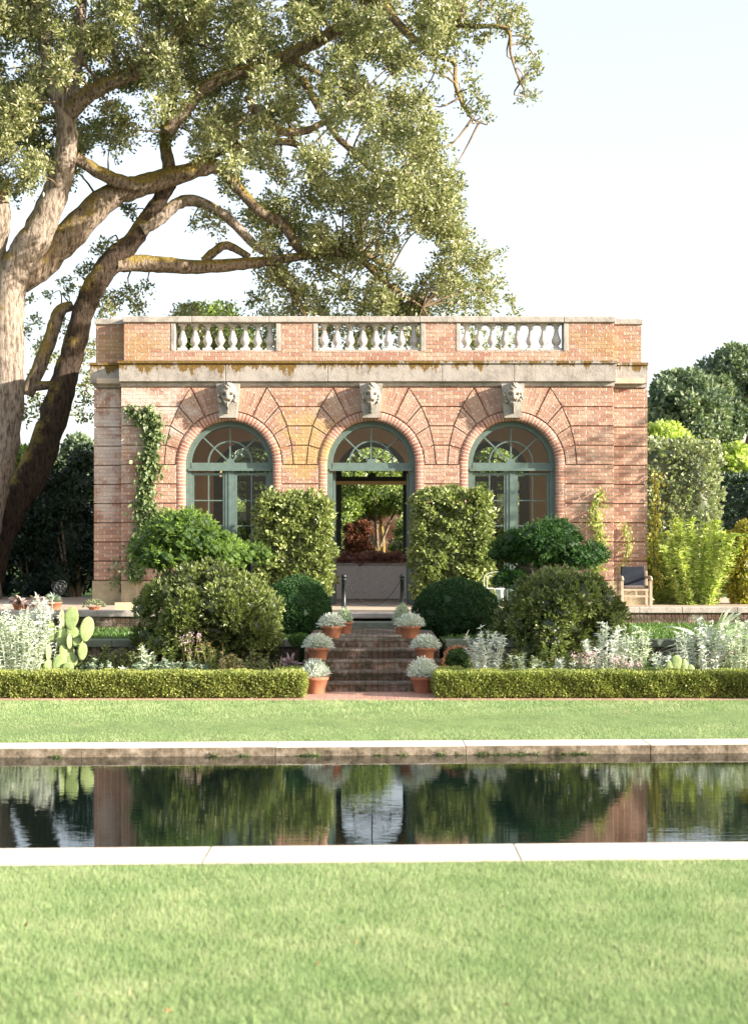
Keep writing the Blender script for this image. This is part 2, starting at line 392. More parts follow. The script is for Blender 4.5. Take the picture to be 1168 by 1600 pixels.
M['juniper'] = leaf_mat('juniper_needles', (.010, .035, .006), (.25, .39, .07), .55, .2, .3)
M['juniper_d'] = leaf_mat('shaded_juniper_needles', (.009, .032, .008), (.06, .15, .03), .55, .15, .3)  # darker copy of the juniper needles, shade painted into the colour
M['azalea'] = leaf_mat('azalea_leaves', (.008, .022, .006), (.27, .32, .10), .35, .2, .6)
M['camellia'] = leaf_mat('vine_leaves', (.02, .045, .008), (.36, .41, .15), .3, .25, .7)
M['boxd'] = leaf_mat('box_leaves_dark', (.012, .04, .012), (.045, .11, .03), .5, .15, .3)
M['boxl'] = leaf_mat('box_leaves', (.05, .08, .010), (.40, .43, .13), .5, .3, .35)
M['ivy'] = leaf_mat('ivy_leaves', (.05, .09, .035), (.24, .30, .13), .4, .25, .5)
M['varieg'] = leaf_mat('variegated_leaves', (.04, .07, .03), (.46, .49, .32), .4, .3, .5)
M['silver'] = leaf_mat('silver_leaves', (.38, .42, .40), (.74, .77, .74), .7, .15, .2)
M['silver_g'] = leaf_mat('silver_green_leaves', (.28, .34, .26), (.62, .68, .55), .7, .2, .2)
M['sage'] = leaf_mat('grey_green_leaves', (.12, .19, .13), (.36, .45, .34), .6, .2, .3)
M['bright_leaf'] = leaf_mat('fresh_leaves', (.03, .07, .015), (.15, .26, .06), .4, .3, .4)
M['redleaf'] = leaf_mat('red_leaves', (.12, .03, .03), (.60, .34, .32), .35, .25, .5)
M['pinkf'] = leaf_mat('pink_flowers', (.50, .32, .40), (.75, .55, .64), .6, .3, .2)
M['stripe'] = leaf_mat('striped_leaves', (.05, .03, .03), (.65, .50, .46), .35, .1, .5)
M['straw'] = leaf_mat('straw_stalks', (.28, .20, .10), (.58, .48, .28), .6, .2, .3)
M['coral'] = leaf_mat('coral_flowers', (.60, .14, .09), (.80, .30, .22), .5, .3, .3)
_m = NM('cactus_skin', .6, .25); _P = _m.n('TexCoord').outputs['Object']
_v = _m.n('TexVoronoi'); _v.inputs['Scale'].default_value = 24; _m.l(_P, _v.inputs['Vector'])
_c = _m.ramp(_m.noise(6, 6, _P, .7), [(.3, (.15, .22, .08)), (.6, (.28, .36, .15))])
_m.color(_m.mix(_m.ramp(_v.outputs['Distance'], [(.10, (.85,)*3), (.22, (0,)*3)]), _c, (.16, .14, .07))); _m.bump(_v.outputs['Distance'], .3, .01); M['cactus'] = _m.m
M['redearth'] = simple('red_brick_bank', (.26, .10, .05), (.14, .05, .03), 3, .95, .1, .6, bd=.05)
def glass_mat():
    m = NM('window_glass'); t = m.t; t.nodes.remove(m.b)
    tr = m.n('BsdfTransparent'); tr.inputs[0].default_value = (.96, .98, .97, 1); gl = m.n('BsdfGlossy'); gl.inputs['Roughness'].default_value = .02
    fr = m.n('Fresnel'); fr.inputs[0].default_value = 1.45; mx = m.n('MixShader')
    m.l(fr.outputs[0], mx.inputs[0]); m.l(tr.outputs[0], mx.inputs[1]); m.l(gl.outputs[0], mx.inputs[2]); m.l(mx.outputs[0], t.nodes['Material Output'].inputs[0]); return m.m
M['glass'] = glass_mat()
def water_mat():
    m = NM('pool_water', .004, .5); m.color((.004, .009, .007)); m.b.inputs['IOR'].default_value = 1.42
    P = m.pos(); mp = m.n('Mapping'); m.l(P, mp.inputs[0]); mp.inputs['Scale'].default_value = (.6, 2.6, 1)
    m.bump(m.noise(5.0, 2, mp.outputs[0]), .05, .012); return m.m
M['water'] = water_mat()

# ------------------------------------------------------------------ ground, lawns, pool
SH = .045
def sheet(name, x0, x1, y0, y1, z, mat, sh0=0, sh1=0, z1=None):
    b = MB(); z1 = z if z1 is None else z1
    b.face([(x0, y0+sh0*x0, z), (x1, y0+sh0*x1, z), (x1, y1+sh1*x1, z1), (x0, y1+sh1*x0, z1)])
    return tag(b.build(name, mat), kind='structure')
g = MB()
def q4(x0, x1, y0, y1, z, s0=0, s1=0, z1=None):
    z1 = z if z1 is None else z1
    g.face([(x0, y0+s0*x0, z), (x1, y0+s0*x1, z), (x1, y1+s1*x1, z1), (x0, y1+s1*x0, z1)])
q4(-14, 14, -60, 10.9, .07, 0, SH); q4(-14, 14, 17.4, 20.8, .07, SH, 0, .27); q4(-14, 14, 20.8, 31.3, .27)
for x0, x1 in ((-400, -14), (14, 400)): q4(x0, x1, -60, 17.4, .07); q4(x0, x1, 17.4, 20.8, .07, 0, 0, .27); q4(x0, x1, 20.8, 31.3, .27)
q4(-400, 400, 31.3, 900, 1.19); g.face([(-400, 31.3, .27), (400, 31.3, .27), (400, 31.3, 1.19), (-400, 31.3, 1.19)])
tag(g.build('ground', M['ground']), kind='structure')
sheet('lawn_near', -13.9, 13.9, -20, 10.75, .088, M['lawn'], 0, SH)
sheet('lawn_far', -13.9, 13.9, 17.6, 20.62, .088, M['lawn'], SH, 0, .29)
sheet('pool_floor', -14, 14, 10.5, 18.0, -.9, M['soil'], SH, SH)
sheet('pool_water', -14, 14, 11.0, 17.3, .0, M['water'], SH, SH)
sheet('planting_soil', -14, 14, 21.0, 24.6, .298, M['soil'])
def blades(n, x0, x1, y0, y1, s0, s1, z, h, wd, bias=1.0, z1=None):
    x = rng.uniform(x0, x1, n); t = rng.random(n)**bias; y = (y0+s0*x)*(1-t)+(y1+s1*x)*t
    P = np.stack([x, y, z+((z if z1 is None else z1)-z)*t], 1); a = rng.uniform(0, 2*np.pi, n)
    s = np.stack([np.cos(a), np.sin(a), np.zeros(n)], 1); L = h*rng.uniform(.55, 1.35, (n, 1))
    tip = P+np.array([0, 0, 1.])*L+rng.normal(0, .45, (n, 3))*L*np.array([1, 1, .1])
    patch = np.sin(x*5+np.sin(y*3)*2)*np.sin(y*6+x*2)
    V = np.stack([P-s*wd, P+s*wd, tip], 1).reshape(-1, 3)
    return V, np.arange(3*n).reshape(-1, 3), np.clip(rng.normal(.5, .24, n)+.12*patch, 0, 1)
V, F, v = blades(620000, -4.4, 4.4, 6.0, 10.64, 0, SH, .082, .040, .0025); tag(np_mesh('lawn_grass', V, F, M['grass'], val=v), kind='stuff')
V, F, v = blades(330000, -7.6, 7.6, 17.73, 20.66, SH, 0, .082, .036, .0050, 1.0, .285); tag(np_mesh('far_lawn_grass', V, F, M['grass'], val=v), kind='stuff')
n = 14; x_ = np.concatenate([rng.uniform(-3, 3, n), rng.uniform(-5, 5, n)]); y_ = np.concatenate([rng.uniform(6.6, 10.5, n), rng.uniform(17.9, 20.5, n)])
P = np.stack([x_, y_, np.concatenate([np.full(n, .125), .13+(y_[n:]-17.7)*.066])], 1); V, F = leaves(P, rdir(2*n)*np.array([1, 1, .25]), .035, .024, .2); tag(np_mesh('fallen_leaves', V, F, simple('dry_leaf', (.30, .19, .09), (.20, .12, .06), 9, .7, .2, 0)), kind='stuff')
# pool coping, far and near, each of several slabs
def coping(name, joints, y0, y1, label):
    t = empty(name, (0, (y0+y1)/2, 0), label, 'pool edge')
    for a, b in zip(joints[:-1], joints[1:]):
        m = MB(); m.box(a+.002, b-.002, y0, y1, -.35, .105, .006)
        m.v = [(x, y+SH*x+random.uniform(-.0015, .0015), z) for x, y, z in m.v]; m.build('stone_slab', M['coping'], t)
    return t
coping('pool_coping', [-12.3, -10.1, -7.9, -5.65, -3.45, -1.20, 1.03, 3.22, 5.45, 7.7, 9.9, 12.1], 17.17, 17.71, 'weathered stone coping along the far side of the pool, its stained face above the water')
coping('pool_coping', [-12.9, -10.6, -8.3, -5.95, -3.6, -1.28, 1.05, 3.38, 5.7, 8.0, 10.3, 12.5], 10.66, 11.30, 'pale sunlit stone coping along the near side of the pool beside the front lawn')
# tufts of weed along the far waterline
for i, px in enumerate((96, 335, 382, 478, 492, 592, 628, 690, 718, 752, 776, 800, 815, 840, 880, 905, 918)):
    x = wx(px, 17.15); p = Vector((x, 17.16+SH*x, .0)); n = 26
    P = np.array([p]*n)+rng.normal(0, 1, (n, 3))*np.array([.04, .004, .012]); D = nrm(rng.normal(0, .5, (n, 3))+np.array([0, -.7, .8]))
    V, F = strips(P, D, .07, .008, .4)
    tag(np_mesh('weed_tuft', V, F, M['bright_leaf'], loc=p, val=rng.random(len(F))), 'small green weed tuft rooted at the waterline of the far pool coping', 'weed', 'weed tufts along the pool waterline')
x = wx(322, 10.9)
P = np.stack([x+rng.normal(0, .010, 90), rng.uniform(10.67, 11.29, 90)+SH*x, np.full(90, .09)], 1)
V, F = strips(P, nrm(rng.normal(0, .5, (90, 3))+np.array([0, 0, 1.])), .03, .005, .3)
tag(np_mesh('weed_strip', V, F, M['bright_leaf'], loc=(x, 10.9, .09), val=rng.random(len(F))), 'line of weeds growing in the joint of the near pool coping', 'weed')
# brick path
sheet('brick_path', -14, 14, 20.62, 21.0, .302, M['brick_path']); sheet('path_apron', -1.5, 1.3, 21.0, 22.0, .3025, M['brick_path'])
# upper bed and terrace
m = MB(); m.box(-14, -1.3, 24.5, 31.3, .0, .90); m.box(1.1, 14, 24.5, 31.3, .0, .90)
tag(m.build('upper_bed', M['ground']), kind='structure')
m = MB(); m.box(-14, -1.0, 29.25, 39.2, .91, 1.252); m.box(1.0, 14, 31.2, 39.2, .91, 1.252); m.box(-1.0, 1.0, 27.8, 39.2, .3, 1.252)
tag(m.build('terrace', M['floor']), kind='structure')
def wall_strip(name, x0, x1, y, z0, z1, label):
    t = empty(name, ((x0+x1)/2, y, z0), label, 'garden wall')
    m = MB(); m.box(x0, x1, y, y+.2, z0, z1-.12); m.build('brickwork', M['brick_step'] if z0 < .6 else M['brick_step'], t)  # dark step brick puts the shade below the cap into the colour
    m = MB(); a = x0
    while a < x1-.05:
        b = min(a+random.uniform(.9, 1.3), x1); m.box(a+.003, b-.003, y-.05, y+.30, z1-.12, z1+.004, .01); a = b
    m.build('stone_cap', M['stone'] if z0 > .6 else M['stone_dark'], t)
wall_strip('retaining_wall', -13.5, -1.32, 24.3, .27, .95, 'low dark retaining wall behind the bed of the cactus and striped plants')
wall_strip('retaining_wall', 1.12, 13.5, 24.3, .27, .95, 'low dark retaining wall behind the bed with the coral flower arch')
wall_strip('terrace_wall', -13.5, -1.0, 29.05, .88, 1.259, 'stone capped terrace ledge in front of the plinth with the card and bottle')
wall_strip('terrace_wall', 1.0, 13.5, 31.0, .88, 1.259, 'stone capped terrace ledge in front of the cushioned chair')

# ------------------------------------------------------------------ steps
st = empty('garden_steps', (-.1, 23, ZG), 'mossy brick and stone steps rising between potted silver plants to the doorway', 'steps')
nos = [(21.97, .442), (22.32, .584), (22.68, .726), (23.1, .868), (23.6, 1.01)]
for i, (y, z) in enumerate(nos):
    y2 = nos[i+1][0]+.03 if i < 4 else 27.3
    m = MB(); m.box(-1.16, .97, y+.012, y2, z-.2, z-.045); m.build('riser', M['brick_step'], st)
    m = MB(); m.box(-1.16, .97, y, y2, z-.045, z, .012); m.build('tread', M['tread'], st)
m = MB(); m.box(-.99, .99, 27.12, 27.9, .9, 1.11, .012); m.build('stone_step', M['stone_dark'], st)
m = MB(); m.box(-.99, .99, 27.80, 28.3, 1.0, 1.16, .005); m.box(-.99, .99, 27.76, 28.35, 1.165, 1.258, .012); m.build('stone_step', M['stone'], st)
# ------------------------------------------------------------------ garden house
house = empty('garden_house', (X(579), YF, ZT), 'red brick garden house with three arched openings and a stone balustrade', 'building')
ARC = [357.5, 579.5, 799.5]; SPY = 725.8
OUT = [(605, 59.5), (635.2, 78), (665.4, 91), (695.6, 98), (725.8, 101)]
def arcpts(cx, r, a0, a1, n, cy=SPY):
    return [(X(cx+r*math.cos(R(a0+(a1-a0)*i/n))), Z(cy-r*math.sin(R(a0+(a1-a0)*i/n)))) for i in range(n+1)]
def arcade_poly(xl, xr, ztop, zbot, r, arcs=ARC):
    P = [(X(xl), zbot)]
    for c in arcs:
        P.append((X(c-r), zbot)); P += arcpts(c, r, 180, 0, 28); P.append((X(c+r), zbot))
    return P+[(X(xr), zbot), (X(xr), ztop), (X(xl), ztop)]
m = MB(); m.prism(arcade_poly(190, 958, Z(600), ZT, 82), YF+.045, YF+.45)
# horizontal rusticated bands
GP = 1.0
rows = [605+30.2*k for k in range(11)]
for k in range(10):
    y0, y1 = rows[k]+GP, rows[k+1]-GP
    ends = [190]
    for c in ARC:
        if k < 4: a, b = OUT[k][1], OUT[k+1][1]; ends += [((c-a-GP), (c-b-GP)), ((c+a+GP), (c+b+GP))]
        else: ends += [((c-82), (c-82)), ((c+82), (c+82))]
    ends.append(958)
    for i in range(0, 8, 2):
        a = ends[i]; b = ends[i+1]; a = a if isinstance(a, tuple) else (a, a); b = b if isinstance(b, tuple) else (b, b)
        m.prism([(X(a[1]), Z(y1)), (X(b[1]), Z(y1)), (X(b[0]), Z(y0)), (X(a[0]), Z(y0))], YF-.003*(k % 2), YF+.07)
m.box(X(190), X(958), YF+.0, YF+.45, Z(605), Z(600))
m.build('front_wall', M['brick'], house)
# radiating voussoir blocks
ang = [math.degrees(math.atan2(x, SPY-y)) for y, x in OUT]   # from the vertical
def outline_r(t):        # distance (px) to outline polygon at angle t from vertical
    s, c = math.sin(R(t)), math.cos(R(t))
    if t <= ang[0]: return (SPY-605)/c
    for i in range(4):
        if t <= ang[i+1]+1e-6:
            (ya, xa), (yb, xb) = OUT[i], OUT[i+1]; ya, yb = SPY-ya, SPY-yb
            den = (xb-xa)*c-(yb-ya)*s
            k = (ya*s-xa*c)/den
            return math.hypot(xa+(xb-xa)*k, ya+(yb-ya)*k)
    return OUT[4][1]
for ai, cx in enumerate(ARC):
    for sg in (-1, 1):
        m = MB(); bl = [8.0]+ang
        for i in range(5):
            a0, a1 = bl[i]+.6, bl[i+1]-.6; n = 8; fr, uv = [], []
            for j in range(n+1):
                t = a0+(a1-a0)*j/n; ro = outline_r(t)-1.0; line, ul = [], []
                for r_, dy in ((84.5, .06), (84.5, .0), (ro, .0), (ro, .06)):
                    line.append((X(cx+sg*r_*math.sin(R(t))), YF+dy-(.004 if i % 2 else 0), Z(SPY-r_*math.cos(R(t)))))
                    ul.append(((r_/70+dy+i*.11)*1.0, R(t)*1.50))
                fr.append(line); uv.append(ul)
            m.grid(fr if sg > 0 else fr, False, uv)
            for e in (fr[0], fr[-1]): m.face([e[0], e[1], e[2], e[3]], [(0, 0), (.05, 0), (.05, .3), (0, .3)])
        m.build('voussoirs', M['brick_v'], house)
        # moulded ring with reveal
    m = MB(); path = [(-1, ZT-.01)]
    prof = [(69, .45), (69, .03), (70, .008), (73, -.008), (77, -.012), (80, -.008), (82.5, .012), (84, .065)]
    pts = [('L', ZT), ('L', Z(SPY)*.5+ZT*.5)]+[('A', a) for a in np.linspace(180, 0, 41)]+[('R', Z(SPY)*.5+ZT*.5), ('R', ZT)]
    rr, uu = [], []; Ls = 0; last = None
    for kd, q in pts:
        row = []; ur = []; ln = 0
        for pi, (r_, dy) in enumerate(prof):
            if kd == 'L': p = (X(cx-r_), YF+dy, q)
            elif kd == 'R': p = (X(cx+r_), YF+dy, q)
            else: p = (X(cx+r_*math.cos(R(q))), YF+dy, Z(SPY-r_*math.sin(R(q))))
            row.append(p)
            if pi: ln += math.hypot((prof[pi][0]-prof[pi-1][0])/70, prof[pi][1]-prof[pi-1][1])
            ur.append(ln+2.6)
        if last is not None: Ls += (Vector(row[4])-Vector(last)).length
        last = row[4]; rr.append(row); uu.append([(u, Ls) for u in ur])
    m.grid(rr, True, uu); m.build('arch_ring', M['brick_r'], house)
    # keystone with a carved mask
    m = MB(); m.prism([(X(cx-13), Z(654)), (X(cx+13), Z(654)), (X(cx+18), Z(601)), (X(cx-18), Z(601))], YF-.22, YF+.1)
    ks = m.build('keystone', M['keystone'], house)
    m = MB(); c0 = Vector((X(cx), YF-.21, Z(622))); rws = []
    def head(u, v_):     # u in -1..1 across, v 0..1 from top to beard tip
        hw = .19*math.sin(math.pi*min(1, v_*1.15+.12))**.6*(1-.62*max(0, v_-.5)) if v_ < .99 else .02
        h = .24*math.sqrt(max(0, 1-u*u))*(1-.35*v_)
        f = h
        if .26 < v_ < .34: f += .03*(abs(u) < .8)
        if .35 < v_ < .42 and .2 < abs(u) < .6: f -= .07
        if .34 < v_ < .55 and abs(u) < .16: f += .055
        if .58 < v_ < .63 and abs(u) < .42: f -= .06
        if .42 < v_ < .55 and .25 < abs(u) < .7: f += .025
        if v_ < .24 or v_ > .66 or abs(u) > .78: f += .03*math.sin(u*14+ai)*math.sin(v_*38+u*5)
        return (c0.x+u*hw, c0.y-f*.9, c0.z+.30-v_*.66)
    for i in range(33): rws.append([head(math.sin(j/24*math.pi-math.pi/2), i/32) for j in range(25)])
    m.grid(rws, True)
    for k in range(26):
        a = math.pi*2*k/26; rx, rz = .205, .25
        if math.sin(a) < -.6: continue
        p = c0+Vector((math.cos(a)*rx*random.uniform(.8, 1), -.03-random.random()*.09, .02+math.sin(a)*rz*random.uniform(.85, 1.05)))
        r_ = random.uniform(.03, .05)
        m.lathe([(r_*math.cos(t)+1e-4, r_*math.sin(t)) for t in np.linspace(-1.5, 1.5, 7)], p, 8)
    m.build('carved_mask', M['keystone'], ks)
# stone band below the cornice, cornice, parapet, coping
m = MB(); m.box(X(189), X(959), YF-.03, YF+.45, Z(603), Z(597)); m.box(X(143), X(189), YF+.29, YF+.6, Z(603), Z(597)); m.box(X(959), X(1014), YF+.29, YF+.6, Z(603), Z(597))
m.build('stone_course', M['stone'], house)
m = MB()
js = [187, 353, 512, 690, 802, 961]
for a, b in zip(js[:-1], js[1:]): m.box(X(a)+.004, X(b)-.004, YF-.13, YF+.5, Z(597), Z(569), .008)
m.box(X(186), X(962), YF-.17, YF+.5, Z(569), Z(565))
m.box(X(138.5), X(187), YF+.17, YF+.8, Z(597), Z(569)); m.box(X(961), X(1013), YF+.17, YF+.8, Z(597), Z(569))
m.box(X(137.5), X(186), YF+.14, YF+.8, Z(569), Z(565)); m.box(X(962), X(1014), YF+.14, YF+.8, Z(569), Z(565))
m.box(X(138.5), X(150), YF+.8, 38.5, Z(600.5), Z(565)); m.box(X(1003), X(1013), YF+.8, 38.5, Z(600.5), Z(565))
m.build('cornice', M['cornice'], house)
OP = [(267, 438), (489, 664), (712, 887)]
m = MB(); segs = [194]+[q for o_ in OP for q in o_]+[958]
for i in range(0, 8, 2): m.box(X(segs[i]), X(segs[i+1]), YF+.0, YF+.40, Z(549), Z(504))
m.box(X(194), X(958), YF-.003, YF+.42, Z(565), Z(549))
m.box(X(146), X(194), YF+.3, YF+.7, Z(565), Z(504)); m.box(X(958), X(1005), YF+.3, YF+.7, Z(565), Z(504))
m.box(X(146), X(152), YF+.7, 38.6, Z(565), Z(504)); m.box(X(998), X(1005), YF+.7, 38.6, Z(565), Z(504)); m.box(X(152), X(998), 38.3, 38.6, Z(565), Z(522))
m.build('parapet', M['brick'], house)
m = MB(); a = 192
for b in (300, 420, 545, 655, 770, 880, 961): m.box(X(a)+.003, X(b)-.003, YF-.05, YF+.46, Z(504), Z(494.5), .012); a = b
m.box(X(144.5), X(192), YF+.25, YF+.75, Z(504), Z(495), .012); m.box(X(961), X(1007), YF+.25, YF+.75, Z(504), Z(495), .012)
m.box(X(144.5), X(154), YF+.75, 38.65, Z(504), Z(495)); m.box(X(997), X(1007), YF+.75, 38.65, Z(504), Z(495))
m.build('parapet_coping', M['stone'], house)
bproto = None
for (a, b) in OP:
    m = MB(); m.box(X(a), X(a+7), YF-.01, YF+.38, Z(549), Z(504), .01); m.box(X(b-7), X(b), YF-.01, YF+.38, Z(549), Z(504), .01); m.box(X(a+7), X(b-7), YF+.02, YF+.36, Z(549), Z(546.5))
    m.build('balustrade_frame', M['stone'], house)
    for i in range(8):
        cx = a+7+(b-a-14)*(i+.5)/8
        if bproto is None:
            m = MB(); zb = Z(546.5); h = Z(504)-zb; yc = YF+.18
            m.box(X(cx)-.105, X(cx)+.105, yc-.105, yc+.105, zb, zb+.05, .006); m.box(X(cx)-.09, X(cx)+.09, yc-.09, yc+.09, zb+h-.05, zb+h-.001, .006)
            pr = [(.085, .05), (.09, .065), (.07, .085), (.052, .10), (.055, .115), (.085, .15), (.105, .19), (.108, .225), (.095, .27), (.07, .33), (.052, .40), (.045, .46), (.046, .49), (.062, .505), (.062, .52), (.05, .53), (.075, h-.05)]
            m.lathe(pr, (X(cx), yc, zb), 20); bproto = m.build('baluster', M['baluster'], house); bx0 = X(cx)
            o = bproto
        else:
            o = bproto.copy(); C.objects.link(o); o.parent = house; o.location = (X(cx)-bx0, 0, 0)
# flanking piers, set back
for (xa, xb) in ((143, 190), (958, 1014.5)):
    m = MB(); m.box(X(xa)+.05, X(xb)-.05 if xa > 500 else X(xb), YF+.36, 38.3, ZT, Z(600))
    for k in range(10):
        y0, y1 = rows[k]+GP, rows[k+1]-GP
        m.box(X(xa), X(xb), YF+.30, 38.33, Z(y1), Z(y0))
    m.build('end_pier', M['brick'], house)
m = MB()
m.box(X(143)-.03, X(190)+.01, YF+.27, 38.35, ZT-.01, Z(908)); m.box(X(958)-.01, X(1015)+.03, YF+.27, 38.35, ZT-.01, Z(908))
e = [190]+[q for c in ARC for q in (c-85, c+85)]+[958]
m.build('plinth', M['plinth'], house)
for i in range(0, 8, 2): m = MB(); m.box(X(e[i]), X(e[i+1]), YF-.035, YF+.2, ZT-.01, Z(908)); m.build('plinth', M['plinth'], house)
# room inside
m = MB(); m.prism(arcade_poly(192, 958, Z(640)+.4, ZT, 69), YF+.452, YF+.47)
YB = 37.97
m.prism(arcade_poly(192, 958, Z(600), ZT, 66), YB, YB+.30)
m.box(X(190)+.002, X(192), YF+.45, YB, ZT, Z(600)); m.box(X(956), X(958)-.002, YF+.45, YB, ZT, Z(600))
m.box(X(192), X(956), YF+.45, YB, Z(632), Z(628))
for c in (468.5, 689.5): m.box(X(c)-.12, X(c)+.12, YF+.47, YB, Z(665), Z(632)); m.box(X(c)-.16, X(c)+.16, YF+.47, YF+.60, ZT, Z(665)); m.box(X(c)-.16, X(c)+.16, YB-.12, YB-.002, ZT, Z(665))
m.build('plaster_lining', M['plaster'], house)
m = MB(); m.box(X(150), X(1008), YF+.1, 38.33, Z(598), Z(590)); m.build('roof', M['floor'], house)
# windows
def fan(m, cx, y, r, hub=True, t=.02, zc=None, w1=2.2):
    zc = zc if zc is not None else Z(722)
    X0 = X(cx)
    def bar(p, q, wd):
        p = Vector((p[0], 0, p[1])); q = Vector((q[0], 0, q[1])); d = (q-p).normalized(); nn = Vector((-d.z, 0, d.x))*wd/2
        P = [p-nn, q-nn, q+nn, p+nn]; m.prism([(v.x, v.z) for v in P], y-t, y+t)
    for a in (43.6, 90, 136.4): bar((X0, zc), (X0+r*math.cos(R(a)), zc+r*math.sin(R(a))), w1/70)
    ri = 34/70
    def ringp(ra, rb): return [(X0+rb*math.cos(R(a)), zc+rb*math.sin(R(a))) for a in np.linspace(0, 180, 33)]+[(X0+ra*math.cos(R(a)), zc+ra*math.sin(R(a))) for a in np.linspace(180, 0, 33)]
    m.prism(ringp(ri-.017, ri+.017), y-t-.003, y+t+.003)
    m.prism([(X0+.10*math.cos(R(a)), zc+.10*math.sin(R(a))) for a in np.linspace(0, 180, 13)], y-t-.012, y+t)
def arch_frame(m, cx, r0, r1, zc, y0, y1, zb=ZT):
    X0 = X(cx)
    P = [(X0-r1, zb)]+[(X0+r1*math.cos(R(a)), zc+r1*math.sin(R(a))) for a in np.linspace(180, 0, 41)]+[(X0+r1, zb), (X0+r0, zb)]+[(X0+r0*math.cos(R(a)), zc+r0*math.sin(R(a))) for a in np.linspace(0, 180, 41)]+[(X0-r0, zb)]
    m.prism(P[::-1], y0, y1)
def leaf(name, x0, x1, y, par, mat, wmid=True, swing=None):
    """glazed door leaf: stiles, rails, one column muntin, row muntins"""
    m = MB(); zt, zb = Z(737.5), ZT+.02; s = .055
    m.box(x0, x0+s, y-.025, y+.025, zb, zt); m.box(x1-s, x1, y-.025, y+.025, zb, zt); m.box(x0+s, x1-s, y-.022, y+.022, zt-.06, zt); m.box(x0+s, x1-s, y-.022, y+.022, zb, zb+.45)
    xm = (x0+x1)/2; m.box(xm-.014, xm+.014, y-.02, y+.02, zb+.45, zt-.06)
    z = zt-.06-.565
    while z > zb+.55: m.box(x0+s, x1-s, y-.018, y+.018, z-.013, z+.013); z -= .57
    o = m.build(name, mat, par)
    g_ = MB(); g_.face([(x0+s, y+.004, zb+.45), (x1-s, y+.004, zb+.45), (x1-s, y+.004, zt-.06), (x0+s, y+.004, zt-.06)])
    return o, g_
for wi, cx in enumerate(ARC):
    yw = YF+.30; zc = Z(SPY); m = MB()
    arch_frame(m, cx, .865, .984, zc, yw-.06, yw+.08)
    arch_frame(m, cx, .945, .983, zc, yw-.10, yw-.062)
    m.box(X(cx)-.865, X(cx)+.865, yw-.07, yw+.07, Z(733), Z(722)); m.box(X(cx)-.93, X(cx)+.93, yw-.12, yw-.071, Z(735), Z(731))
    wf = m.build('window_frame' if wi != 1 else 'door_frame', M['paint'], house)
    m = MB(); fan(m, cx, yw, .87, zc=Z(722)); m.build('fanlight', M['paint'], wf)
    gm = MB(); gm.face([(X(cx)+.866*math.cos(R(a)), yw+.005, zc+.866*math.sin(R(a))) for a in np.linspace(0, 180, 33)])
    if wi != 1:
        mm = MB(); mm.box(X(cx)-.10, X(cx)+.10, yw-.04, yw+.04, ZT, Z(735)); mm.box(X(cx)-.03, X(cx)+.03, yw-.055, yw-.041, ZT, Z(735)); mm.build('centre_stile', M['paint'], wf)
        for a, b in ((X(cx)-.863, X(cx)-.102), (X(cx)+.102, X(cx)+.863)):
            o, g_ = leaf('door_leaf', a, b, yw, wf, M['paint'])
            gm.v and gm.face(g_.v)
    else:
        for sg in (-1, 1):     # open leaves folded back into the room
            o, g_ = leaf('door_leaf', X(cx)+sg*.84-(.0 if sg > 0 else .0), X(cx)+sg*.84+.76, yw+.4, wf, M['paint'])
            # turn the leaf a quarter about its hinge
            for v in o.data.vertices:
                dx = v.co.x-(X(cx)+sg*.84-wloc(wf).x); dy = v.co.y-(yw+.4-wloc(wf).y)
                v.co.x = X(cx)+sg*(.83)-wloc(wf).x-dy*sg; v.co.y = (yw+.1-wloc(wf).y)+dx
    gm.build('window_glass', M['glass'], wf)
    # arched window in the rear wall
    yb = YB+.12; m = MB(); arch_frame(m, cx, .80, .942, Z(SPY), yb-.04, yb+.06)
    m.box(X(cx)-.80, X(cx)+.80, yb-.05, yb+.05, Z(733), Z(724))
    if wi != 1:
        m.box(X(cx)-.10, X(cx)+.10, yb-.04, yb+.04, ZT, Z(733)); m.box(X(cx)-.80, X(cx)+.80, yb-.03, yb+.03, Z(755), Z(748))
        for sx in (-.45, .45):
            m.box(X(cx)+sx-.017, X(cx)+sx+.017, yb-.02, yb+.02, ZT, Z(733))
        for pz in (790, 832, 874): m.box(X(cx)-.80, X(cx)+.80, yb-.018, yb+.018, Z(pz+1), Z(pz-1))
        m.box(X(cx)-.80, X(cx)-.68, yb-.035, yb+.035, ZT, Z(733)); m.box(X(cx)+.68, X(cx)+.80, yb-.035, yb+.035, ZT, Z(733))
    o = m.build('rear_window_frame', M['paint_dark'], house)
    m = MB(); fan(m, cx, yb, .81, zc=Z(724)); m.build('rear_fanlight', M['paint_dark'], o)
    if wi == 1:
        m = MB(); m.box(X(cx)-.94, X(cx)+.94, YB-.14, YB-.002, Z(739), Z(733)); m.build('transom_trim', M['plaster'], house)
# stone trough with begonias, in the rear doorway
xc = (581-CX)/FP*37.3
tr = empty('stone_trough', (xc, 37.3, ZT), 'grey patterned stone trough filling the doorway of the garden house', 'planter')
def trough_mat():
    m = NM('patterned_stone', .6, .3); P = m.pos(); mp = m.n('Mapping'); m.l(P, mp.inputs[0]); mp.inputs['Scale'].default_value = (2.2, 1, 3.4); mp.inputs['Rotation'].default_value = (0, .5, 0)
    v = m.n('TexNoise'); v.inputs['Scale'].default_value = 3.2; v.inputs['Detail'].default_value = 7; v.inputs['Distortion'].default_value = 2.5; m.l(mp.outputs[0], v.inputs['Vector'])
    m.color(m.ramp(v.outputs['Fac'], [(.40, (.84, .83, .85)), (.46, (.86, .85, .87)), (.485, (.42, .40, .34)), (.51, (.8, .78, .8)), (.6, (.84, .82, .84))])); return m.m
mt = trough_mat()
m = MB(); m.box(xc-1.3, xc+1.3, 37.05, 37.6, ZT+.001, ZT+.86, .015); m.build('trough_body', mt, tr)
